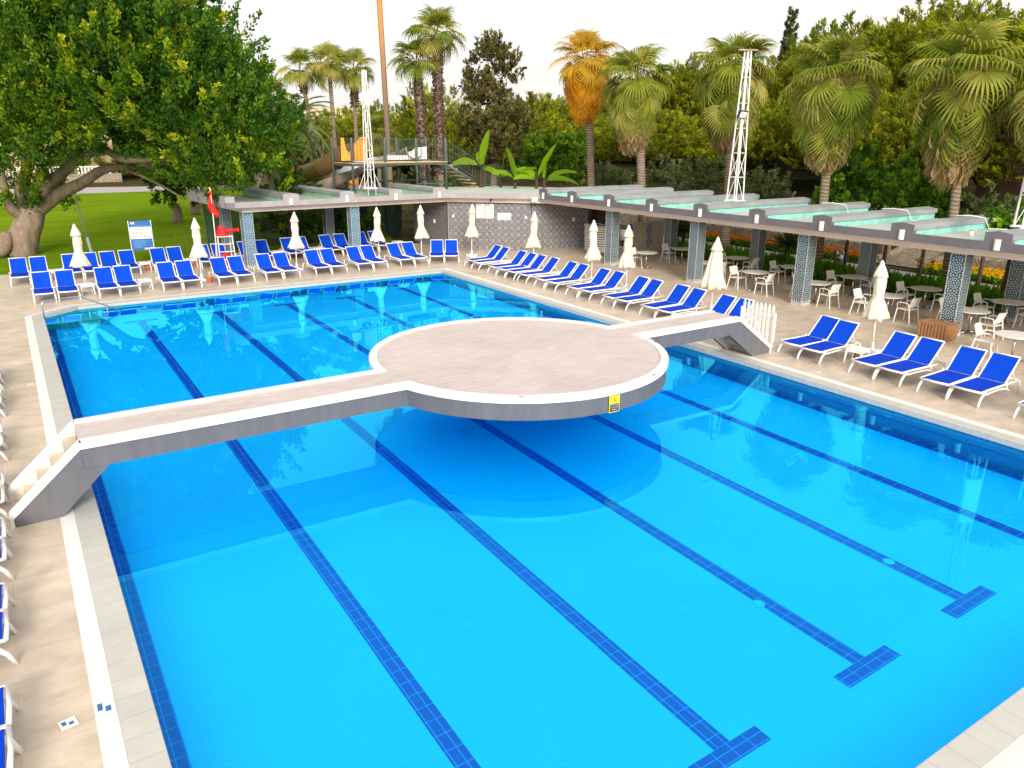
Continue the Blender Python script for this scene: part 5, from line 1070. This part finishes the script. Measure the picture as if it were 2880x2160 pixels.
# (u of the trunk, v of the top, distance, radius scale, label)
pines = [(745, 335, 88, .9, 'low pine at the left, behind the slide, nearest the date palm'), (870, 300, 92, 1.0, 'bright pine between the thin palms and the tall orange trunk'), (980, 285, 86, .9, 'pine just right of the tall orange lit palm trunk'), (1085, 275, 95, 1.0, 'pine between the two shaggy trunked palms'), (1225, 205, 84, .85, 'yellow topped pine left of the dark olive juniper'), (1520, 245, 88, .9, 'pine between the juniper and the golden palm'), (1600, 290, 74, .9, 'dark pine filling the gap behind the golden palm'),
  (1720, 200, 86, 1.0, 'pine behind the golden palm crown, on its right'), (1895, 165, 84, 1.1, 'pine dome showing left of the floodlight mast palm'), (2010, 135, 82, 1.1, 'bright pine dome behind the palm at the floodlight mast'), (2170, 150, 80, 1.0, 'pine just left of the slim cypress'), (2330, 95, 74, 1.1, 'bright pine right of the slim cypress'), (2470, 25, 68, 1.2, 'big bright pine dome above the fourth fat palm'), (2620, 5, 64, 1.25, 'tallest pine mass between the two right hand palms'), (2790, -60, 60, 1.3, 'pine mass in the top right corner'), (2960, -40, 58, 1.3, 'pine cut off by the right frame edge'),
  (1410, 300, 100, 1.0, 'pine hidden low behind the juniper'), (1830, 290, 68, .8, 'shaded pine low between the second and third fat palms'), (2120, 290, 62, .85, 'shaded pine low right of the floodlight mast'), (2250, 250, 58, .8, 'shaded pine behind the fourth fat palm crown'), (2480, 230, 54, .85, 'shaded pine low between the two right hand palms'), (2640, 210, 50, .85, 'shaded pine behind the last fat palm'), (2840, 190, 48, .9, 'shaded pine over the brown timber building')]
fz = [True]*3
for i, (u, v, dd, sc, lb) in enumerate(pines):
    k = i % 3; o = PP[k] if fz[k] else dup(PP[k]); fz[k] = False
    top = far(u, v, dd); g_ = hgt(top.x, top.y)-.1; hz = (top.z-g_)/(11.4, 10.9, 11.9)[k]
    o.location = (top.x, top.y, g_); o.rotation_euler = (0, 0, random.uniform(0, 6.28)); o.scale = (sc*1.05, sc*1.05, hz); tag(o, lb, None, 'stone pines behind the pool')
# juniper and cypress
jt = far(1385, 118, 62); jb = thing('juniper_tree', 'broad dark olive juniper with ragged spires behind the banana plants', 'tree', (jt.x, jt.y, 0)); H = jt.z
limb([(0, 0, 0), (.1, 0, H*.5), (0, 0, H*.85)], .35, .1, 'bark', 'trunk', jb, 9)
rd = random.Random(3); L = []
for i in range(46):
    a = rd.uniform(0, 6.28); z = rd.uniform(.22, .97); rr = 3.3*(1-z)**.45*(1 if z > .3 else .9)*rd.uniform(.25, 1); L.append(((rr*math.cos(a), rr*math.sin(a), z*H), .75+.5*(1-z)))
for x, z in ((-1.6, .86), (-2.3, .72), (2.1, .78), (1.4, .9), (2.7, .66), (0, .98), (-.7, .93), (.8, .95)): L.append(((x*_r[0], x*_r[1], z*H), .5))
mesh_of([tufted(L, 22, 20, .34, .12, up=.75, spread=.45, tl=.55)], 'crown', 'juniper', jb)
ct = far(2228, 40, 72); cb_ = thing('cypress_tree', 'slim dark pointed cypress rising above the pines', 'tree', (ct.x, ct.y, hgt(ct.x, ct.y))); H = ct.z-hgt(ct.x, ct.y)
limb([(0, 0, 0), (0, 0, H*.6)], .2, .08, 'bark', 'trunk', cb_, 8)
L = [((rd.uniform(-.3, .3)*(1-z), rd.uniform(-.3, .3)*(1-z), z*H), 1.05*(1-z)**.75+.16) for z in np.linspace(.1, .985, 34)]
mesh_of([tufted(L, 46, 22, .3, .12, up=1.8, spread=.3, tl=.45)], 'crown', 'cypress', cb_)
# --- palms
def fan_leaf(L, nseg=26, droop=.35, w=.075, half=112):
    """one fan blade: hub at the origin, pointing along +x, +z up"""
    V, F = [], []
    for k in range(nseg):
        a = R(-half+2*half*k/(nseg-1)); l = L*(.72+.28*math.cos(a*.8))*random.uniform(.92, 1.06); ca, sa = math.cos(a), math.sin(a); o = len(V); tw = random.uniform(-.02, .02)
        fw = R(2*half)/(nseg-1)*L
        for rr, ww, dz in ((.05, .012, 0), (.58, fw*.58*.80*w/.075, -.05), (.82, fw*.26*w/.075, -.32), (1.0, .012, -.85)):
            z = dz*droop*l+.10*l*rr*abs(math.sin(a)); x, y = rr*l*ca, rr*l*sa
            if rr > .9: x, y = x*.93, y*.93
            V += [(x-sa*ww/2, y+ca*ww/2, z+tw), (x+sa*ww/2, y-ca*ww/2, z-tw)]
        for j in range(3): F.append((o+2*j, o+2*j+1, o+2*j+3, o+2*j+2))
    return np.array(V), np.array(F)
def crown_mesh(specs, name, mat, parent, L, droop, pet=True, w=.075, half=112):
    """specs: (azimuth, elevation of the stalk, stalk length, start height, tilt of the blade)"""
    protos = [fan_leaf(L*random.uniform(.9, 1.08), droop=droop*random.uniform(.7, 1.35), w=w, half=half*random.uniform(.9, 1.1)) for _ in range(7)]
    parts = []
    for az, el, sl2, z, tilt in specs:
        V, F = protos[random.randrange(7)]; age = np.full(len(F), min(1, max(0, random.gauss(.45, .22)))); d = np.array([math.cos(az)*math.cos(el), math.sin(az)*math.cos(el), math.sin(el)]); hub = np.array([0, 0, z])+d*sl2
        e2 = el-tilt; fx = np.array([math.cos(az)*math.cos(e2), math.sin(az)*math.cos(e2), math.sin(e2)]); sy = np.array([-math.sin(az), math.cos(az), 0]); uz = np.cross(fx, sy)
        rl = random.uniform(-.35, .35); sy, uz = sy*math.cos(rl)+uz*math.sin(rl), uz*math.cos(rl)-sy*math.sin(rl)
        W_ = np.stack([fx, sy, uz]); V2 = V @ W_+hub; drop = np.maximum(0, np.linalg.norm(V[:, :2], axis=1)-.5*L); V2[:, 2] -= drop*droop*.5
        parts.append((V2, F, age))
        if pet:
            s_ = sy*.02; u_ = uz*.014; b0 = np.array([0, 0, z]); P = np.array([b0-s_, b0+s_, hub+s_*.7, hub-s_*.7, b0-u_, b0+u_, hub+u_, hub-u_]); parts.append((P, np.array([(0, 1, 2, 3), (4, 5, 6, 7)])))
    return mesh_of(parts, name, mat, parent)
def palm(name, label, u, vtop, dist, ubase=None, L=1.0, skirt=0, nleaf=34, leaf='palmleaf', dry='deadleaf', tr=.17, boots=0, lean=0, group=None, stalk=1.0, droop=.35, flop=.25, zb=None):
    top = far(u, vtop, dist); bx, by = top.x, top.y
    if ubase is not None: q = far(ubase, 500, dist); bx, by = q.x, q.y
    g_ = (hgt(bx, by) if zb is None else zb)-.05; H = top.z-g_-(L*.9+stalk*.55)      # height of the growing point
    t = thing(name, label, 'palm tree', (bx, by, g_), 0, group); dx, dy = top.x-bx, top.y-by
    n = 14; pts = [(dx*(i/n)**1.4, dy*(i/n)**1.4, H*i/n) for i in range(n+1)]; k = MB(); k.tube(pts, [tr*(1.35 if i == 0 else 1.05 if i < 3 else .95 if i < n-1 else 1.05) for i in range(n+1)], 12); k.build('trunk', 'palmtrunk_sunlit' if 'tallest palm' in label else 'palmtrunk', t, smooth=True)
    cx, cy = dx, dy
    if boots:
        m_ = int(boots*170); z = H-boots*rng.uniform(0, 1, m_)**.9; a = rng.uniform(0, 6.28, m_); f = np.clip(z/H, 0, 1)**1.4
        P = np.stack([dx*f+np.cos(a)*tr*.9, dy*f+np.sin(a)*tr*.9, z], 1); D = np.stack([np.cos(a)*.55, np.sin(a)*.55, rng.uniform(-.6, .9, m_)], 1); mesh_of([blades(P, D, rng.uniform(.16, .32, m_), .13)], 'leaf_bases', 'palmboots', t)
    cr_ = bpy.data.objects.new('crown', None); sp_ = []
    for i in range(nleaf):
        f = i/nleaf; el = R(86-(84+50*flop*2)*f**.9+random.uniform(-17, 17)); sp_.append((i*2.4+random.uniform(-.3, .3), el, stalk*random.uniform(.8, 1.15)*(.75+.4*math.sin(math.pi*f)), H-.25*f, R(12+42*f)))
    bpy.data.objects.remove(cr_); o = crown_mesh(sp_, 'crown', leaf, t, L, droop); o.location = (cx, cy, 0)
    if skirt:
        sp_ = []; nn = int(9.5*skirt)
        for i in range(nn): f = i/nn; e_ = R(-15-45*f+random.uniform(-14, 14)); sp_.append((i*2.4+random.uniform(-.4, .4), e_, stalk*(1.05-.3*f)*random.uniform(.8, 1.15), H-.1-(skirt-.7)*f, e_+R(70+14*f+random.uniform(-8, 6))))
        o = crown_mesh(sp_, 'skirt_fronds', leaf if leaf != 'goldleaf' else 'goldskirt', t, L*1.15, .5, half=72); o.location = (cx, cy, 0)
        sp_ = []; nn = int(30*skirt)
        for i in range(nn): f = i/nn; e_ = R(-35-30*f+random.uniform(-8, 8)); sp_.append((i*2.4+1, e_, stalk*(.75-.35*f), H-.5-(skirt-.55)*f, e_+R(80)))
        o = crown_mesh(sp_, 'dry_fronds', dry, t, L*1.15, .15, w=.07, half=34); o.location = (cx, cy, 0)
        m_ = 260; a = rng.uniform(0, 6.28, m_); q = rng.uniform(.3, 1.2, m_); P = np.stack([cx+np.cos(a)*q, cy+np.sin(a)*q, H+.15+rng.uniform(-.8, .4, m_)], 1); D = np.stack([np.cos(a)*.5, np.sin(a)*.5, rng.uniform(-1.2, -.2, m_)], 1)
        mesh_of([blades(P, D, rng.uniform(.4, .8, m_), .045)], 'flower_stalks', 'deadleaf', t)
    return t
GP = 'tall thin fan palms behind the slide'
palm('fan_palm', 'leftmost thin fan palm with a brown tuft, leaning left behind the slide', 840, 138, 62, 905, 1.05, 0, 17, tr=.16, boots=1.5, group=GP, stalk=.9, flop=.18)
palm('fan_palm', 'thin fan palm with a dry orange tuft, second from left behind the slide', 920, 112, 60, 950, 1.15, 0, 19, tr=.15, boots=.8, group=GP, stalk=.95, flop=.45)
palm('fan_palm', 'thin fan palm with a shaggy reddish neck, behind the left lattice mast', 990, 130, 61, 1006, 1.1, 0, 18, tr=.16, boots=2.6, group=GP, stalk=.95, flop=.3)
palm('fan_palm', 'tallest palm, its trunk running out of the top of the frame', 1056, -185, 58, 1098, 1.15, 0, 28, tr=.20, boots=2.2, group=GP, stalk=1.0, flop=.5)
palm('fan_palm', 'shaggy trunked palm with one hanging yellow frond, left of the thick trunked pair', 1168, 100, 56, 1200, 1.2, 0, 16, tr=.22, boots=8, group=GP, stalk=1.0, flop=.15)
palm('fan_palm', 'thick shaggy palm, the taller one of the pair above the stair', 1225, 18, 56, 1240, 1.3, 0, 22, tr=.25, boots=9, group=GP, stalk=1.05, flop=.3)
palm('fan_palm', 'small low fan palm at the left showing over the fig crown', 762, 212, 58, 765, 1.0, 0, 18, tr=.15, stalk=.8)
palm('fan_palm', 'low bushy fan palm behind the slide platform railing', 1065, 320, 70, 1065, 1.3, 0, 26, tr=.2, stalk=1.0, flop=.3)
GF = 'fat skirted fan palms behind the terrace'
palm('skirted_palm', 'golden orange fan palm with a glowing dry skirt, leftmost of the fat palms', 1652, 85, 50, 1668, 1.25, 2.0, 34, 'goldleaf', 'goldskirt', tr=.24, group=GF, stalk=1.15, flop=.5)
palm('skirted_palm', 'fat green fan palm right of the golden one', 1795, 118, 45, 1815, 1.3, 2.2, 34, tr=.24, group=GF, stalk=1.15, flop=.5)
palm('skirted_palm', 'fat green fan palm directly behind the floodlight mast', 2075, 85, 43.8, 2055, 1.4, 2.2, 34, tr=.24, group=GF, stalk=1.2, flop=.5, zb=0)
palm('skirted_palm', 'fat fan palm with a tan skirt right of the slim cypress', 2362, 92, 35.5, 2330, 1.25, 2.0, 34, tr=.19, group=GF, stalk=1.1, flop=.5, zb=0)
palm('skirted_palm', 'fat fan palm with a broad dry skirt in front of the timber building', 2745, 55, 33.0, 2712, 1.25, 2.2, 34, tr=.17, group=GF, stalk=1.1, flop=.5, zb=0)
palm('skirted_palm', 'fan palm cut off by the right frame edge, only its leaves showing', 3060, 80, 32, 3050, 1.25, 1.2, 30, tr=.17, group=GF, stalk=1.1, flop=.4, zb=0)
# dark trunks standing in the flower bed
p = far(2480, 760, 42); t = thing('shaded_tree', 'brown tree trunk beside the stone ramp behind the terrace', 'tree', (p.x, p.y, hgt(p.x, p.y)-.05)); limb([(0, 0, 0), (.05, .03, 1.6), (.15, .1, 3.2)], .28, .2, 'bark', 'trunk', t, 10)
mesh_of([tufted([((.1, 0, 3.3), 1.0), ((.7, .4, 3.5), .9), ((-.6, .2, 3.4), .9)], 12, 24, .28, .14, tl=.5)], 'crown', 'bush', t)
# date palm left of the slide
dp = far(815, 330, 52); dt = thing('date_palm', 'grey green feather palm drooping between the fig tree and the slide', 'palm tree', (dp.x, dp.y, 0)); Hd = far(815, 345, 52).z
MB().lathe([(.38, 0), (.34, 1), (.36, Hd*.6), (.42, Hd)], 12).build('trunk', 'palmboots', dt)
parts = []
for i in range(44):
    az = i*2.4+random.uniform(-.2, .2); f = i/44; el = R(78-95*f); Lf = random.uniform(2.6, 3.4); P = []; p = np.array([0, 0, Hd-.2]); e = el
    for k in range(13): P.append(p.copy()); p = p+np.array([math.cos(az)*math.cos(e), math.sin(az)*math.cos(e), math.sin(e)])*Lf/12; e -= R(6.5)
    P = np.array(P); sy = np.array([-math.sin(az), math.cos(az), 0]); bp_pts, bd_ = [], []
    for k in range(1, 13):
        t_ = unit(P[k]-P[k-1])
        for j in range(3):
            q = P[k-1]+(P[k]-P[k-1])*j/3
            for s_ in (-1, 1): bp_pts.append(q); bd_.append(t_*.75+sy*s_*.75+np.array([0, 0, -.25]))
        parts.append((np.array([P[k-1]-sy*.025, P[k-1]+sy*.025, P[k]+sy*.02, P[k]-sy*.02]), np.array([(0, 1, 2, 3)])))
    nb = len(bp_pts); parts.append(blades(np.array(bp_pts), np.array(bd_), .62*(1.05-np.linspace(.5, -.1, nb)**2), .05, .4))
mesh_of(parts, 'crown', 'dateleaf', dt)
# banana plants
def banana_leaf(L, w, az, el, bend, z):
    P, e = [np.array([0, 0, z])], el; n = 9
    for k in range(n): P.append(P[-1]+np.array([math.cos(az)*math.cos(e), math.sin(az)*math.cos(e), math.sin(e)])*L/n); e -= bend/n
    roll = R(random.choice((-1, 1))*random.uniform(22, 52)); V = []
    for k in range(n+1):
        f = k/n; ww = .95*w*random.uniform(.8, 1.12)*(.06 if f < .14 else math.sin(math.pi*min(1, (f-.10)/.92)**.8)**.6 if f < .98 else .03)*random.uniform(.9, 1.08); tn = P[min(k+1, n)]-P[max(k-1, 0)]; s0 = np.array([-math.sin(az), math.cos(az), 0]); u0 = unit(np.cross(tn, s0)); sy = s0*math.cos(roll)+u0*math.sin(roll); up = unit(np.cross(tn, sy)); fold = .08*ww
        V += [P[k]-sy*ww/2+up*fold, P[k], P[k]+sy*ww/2+up*fold]
    return np.array(V), np.array([(3*k+i, 3*k+i+1, 3*k+i+4, 3*k+i+3) for k in range(n) for i in (0, 1)])
def banana(label, u, v, dist, leaves):
    p = far(u, v, dist); t = thing('banana_plant', label, 'banana plant', (p.x, p.y, 0), 0, 'banana plants behind the stair'); z0 = p.z; az0 = -YAW   # azimuth 0 = image right
    MB().tube([(0, 0, 0), (0, 0, z0*.6), (.03, 0, z0+.1)], [.16, .13, .08], 10).build('stem', 'palmboots', t, smooth=True)
    mesh_of([banana_leaf(L, w_, az0+R(a), R(e), R(b_), z0) for L, w_, a, e, b_ in leaves], 'leaves', 'banana', t, True)
banana('banana plant with one tall upright leaf right beside the green stair rail', 1352, 470, 47, [(2.2, .55, 20, 80, 10), (1.9, .5, 185, 35, 75), (1.6, .45, 100, 60, 60), (1.4, .4, 280, 40, 70)])
banana('banana plant with an upright leaf left of the spreading one', 1408, 500, 47, [(2.6, .6, 30, 78, 6), (1.6, .45, 150, 45, 60), (1.3, .4, 300, 30, 60)])
banana('banana plant with short broad leaves in the middle of the group', 1448, 505, 46, [(1.9, .6, 160, 80, 15), (1.5, .5, 10, 50, 55), (1.5, .5, 200, 45, 70), (1.2, .5, 90, 60, 40)])
banana('banana plant with two arching leaves on the right of the group', 1508, 508, 46, [(2.4, .55, 5, 66, 12), (1.7, .45, 165, 62, 100), (1.5, .4, 200, 30, 60)])
banana('banana plant with long leaves arching right over the roof edge', 1530, 512, 45.5, [(2.1, .5, -5, 42, 62), (2.2, .5, -20, 22, 58), (1.6, .4, 80, 70, 40)])
# bushes
def bush(label, u, v, dist, w_, h_, mat, seed, ln=.22, wd=.12, tufts=16, up=.45, zb=None, name='bush'):
    rd = random.Random(seed); p = far(u, v, dist); g_ = (hgt(p.x, p.y) if zb is None else zb)-.05; t = thing(name, label, 'bush', (p.x, p.y, g_)); top = p.z-g_
    h_ = min(h_, top); L = []
    for i in range(int(7+w_*2.2)):
        a = rd.uniform(0, 6.28); q = rd.random()**.6*w_/2*.8; L.append(((q*math.cos(a), q*math.sin(a)*.7, top-h_+h_*rd.uniform(.15, .82)), rd.uniform(.38, .6)*min(h_, w_)/2.2))
    limb([(0, 0, 0), (.05, 0, max(.4, top-h_*.5))], .10, .05, 'bark_dark', 'stem', t, 7)
    mesh_of([tufted(L, tufts, 26, ln, wd, up=up, tl=.4)], 'leaves', mat, t); return t
bush('dense dark green bush overhanging the left end of the canopy roof', 800, 480, 43, 3.4, 3.6, 'ficus', 1)
bush('feathery bright green shrub tree behind the banana plants', 1560, 340, 60, 4.5, 5.5, 'bush', 2, ln=.34, wd=.12)
bush('grey green bamboo like bush right of the golden palm trunk', 1715, 468, 52, 3.2, 3.0, 'greybush', 3, ln=.34, wd=.06, up=.9)
bush('grey green olive bush in front of the third fat palm', 1985, 435, 47, 4.4, 3.6, 'greybush', 4, ln=.2, wd=.08)
bush('tall green shrub left of the floodlight mast foot', 1870, 445, 56, 3, 3.5, 'greybush', 5, ln=.22, wd=.1)
bush('climber covered shrub right of the floodlight mast', 2150, 470, 44, 3.2, 3.4, 'greybush', 6, ln=.2, wd=.1)
bush('bright lime shrub with arching shoots left of the last palm', 2420, 405, 37, 3.6, 3.4, 'bush', 7, ln=.24, wd=.15)
bush('bright leafy shrub thicket behind the roof, centre right', 2530, 440, 36, 4.0, 3.2, 'bush', 8, ln=.24, wd=.15)
bush('leafy shrub around the trunk of the last fat palm', 2640, 450, 36, 3.6, 3.0, 'bush', 9, ln=.24, wd=.15)
bush('low shrub beneath the brown timber building', 2800, 540, 36, 4, 2.2, 'greybush', 10)
bush('shrub at the right frame edge above the roof end', 2870, 575, 31, 2.2, 1.6, 'bush', 11)
bush('dark shrub under the juniper behind the stair', 1300, 480, 56, 4.5, 3.4, 'greybush', 12)
bush('shrub with pink flowers behind the slide posts', 1140, 470, 60, 4, 3, 'greybush', 13)
bush('shrub between golden palm and second fat palm', 1790, 500, 58, 3, 2.6, 'greybush', 14)
bush('dark leafy shrub behind the mesh fence under the canopy, left one', 930, 600, 47, 3.6, 2.6, 'ficus', 15, zb=0)
bush('dark leafy shrub behind the mesh fence under the canopy, middle one', 850, 610, 45, 3.4, 2.4, 'ficus', 16, zb=0)
bush('dark leafy shrub behind the mesh fence under the canopy, right one', 1020, 605, 46, 3.0, 2.4, 'ficus', 17, zb=0)
bush('round dark cypress bush below the date palm', 870, 385, 58, 3, 5.0, 'cypress', 18)
def yucca(label, u, v, dist, r, z):
    p = far(u, v, dist); t = thing('yucca', label, 'yucca', (p.x, p.y, 0)); n = 220; D = sphere_dirs(n, -.45)
    limb([(0, 0, 0), (0, 0, z)], .12, .09, 'bark_dark', 'stem', t, 8); mesh_of([blades(np.zeros((n, 3))+[0, 0, z], D, r*rng.uniform(.8, 1.1, n), .06, .3)], 'leaves', 'yucca', t)
yucca('spiky yucca rosette left of the second tiled column', 2216, 680, 37, 1.0, 1.15); yucca('spiky grey yucca behind the striped board column', 1925, 640, 40, 1.1, 1.3)
# canna bed along the terrace edge, flower beds: nobody could count these leaves
def canna_bed():
    P, D, ln, wd = [], [], [], []
    for x0, x1, y0, y1, n in ((27.6, 28.5, -2, 26.2, 1250),):
        for i in range(n):
            x, y = random.uniform(x0, x1), random.uniform(y0, y1)
            if 6.9 < y < 7.4 or 14.9 < y < 15.6: continue
            h = random.uniform(.4, .78)*(1-.25*abs(math.sin(y*1.3)))
            for k in range(5): a = random.uniform(0, 6.28); P.append((x, y, h*.18*k)); D.append((.38*math.cos(a), .38*math.sin(a), 1)); ln.append(random.uniform(.38, .6)); wd.append(random.uniform(.10, .17))
    V, F = blades(np.array(P), np.array(D), np.array(ln), np.array(wd), .42); return V, F
tag(mesh_of([canna_bed()], 'canna_bed', 'canna', None), 'bed of upright green canna leaves along the terrace edge', 'plants', kind='stuff')
def flower_bed(name, label, x0, x1, y0, y1, mat, n, hh=.32):
    t = thing(name, label, 'flower bed'); t['kind'] = 'stuff'
    P = np.stack([rng.uniform(x0, x1, n*2), rng.uniform(y0, y1, n*2), rng.uniform(0, hh*.8, n*2)], 1); D = rng.normal(size=(n*2, 3))+[0, 0, 1.2]
    mesh_of([blades(P, D, .2, .09)], 'leaves', 'canna', t)
    Q = np.stack([rng.uniform(x0, x1, n), rng.uniform(y0, y1, n), hh*rng.uniform(.75, 1.1, n)], 1); parts = []
    for k in range(6): a = k*1.05; parts.append(blades(Q, np.array([[math.cos(a), math.sin(a), .35]])*np.ones((n, 1)), .085, .07))
    mesh_of(parts, 'blossoms', mat, t)
flower_bed('orange_flower_bed', 'long bed of orange marigolds behind the side path', 33.6, 35.1, 19.2, 33, 'petal_orange', 1500)
flower_bed('yellow_flower_bed', 'bed of yellow marigolds behind the side path on the right', 33.2, 35.0, 5, 16.0, 'petal_yellow', 1300)
for x, y, mt, lb in ((28.6, 12.9, 'petal_orange', 'faded orange canna flower stalk left of the right column'), (28.7, 13.5, 'goldskirt', 'tall rusty canna flower behind the leaning umbrella'), (28.4, 17.6, 'petal_yellow', 'yellow canna flower beside the dark trunk')):
    t = thing('canna_flower', lb, 'flower', (x, y, 0)); MB().tube([(0, 0, 0), (.03, 0, 1.35)], .014, 5).build('stalk', 'canna', t); n = 26; mesh_of([blades(np.array([[.03, 0, 1.25]])+rng.normal(size=(n, 3))*.045, rng.normal(size=(n, 3))+[0, 0, .4], .08, .06)], 'blossom', mt, t)

# far-off wood closing the view behind the pines: reads as one mass
L = []; rd = random.Random(21)
for i in range(205):
    u = -240+3280*i/205; dd = rd.uniform(96, 118)-max(0, (u-1500)/1400)*24+(24 if u < 640 else 0); p = far(u, 392-rd.uniform(-30, 75)-(20 if u > 1700 else 0)-(70 if u < 560 else 0), dd); g_ = hgt(p.x, p.y)
    L.append(((p.x, p.y, p.z-2.2), rd.uniform(2.3, 3.6))); L.append(((p.x+rd.uniform(-2, 2), p.y+rd.uniform(-2, 2), max(g_+1.6, p.z-5.0)), rd.uniform(2.2, 3.2)))
    L.append(((p.x+rd.uniform(-2, 2), p.y-1, g_+1.2), 2.0))
o = mesh_of([tufted(L, 3.2, 20, .75, .26, up=.8, spread=.5, tl=.9, young=.2)], 'distant_wood', 'pine', None); tag(o, 'far green wood closing the view behind the pines', 'wood', kind='stuff')
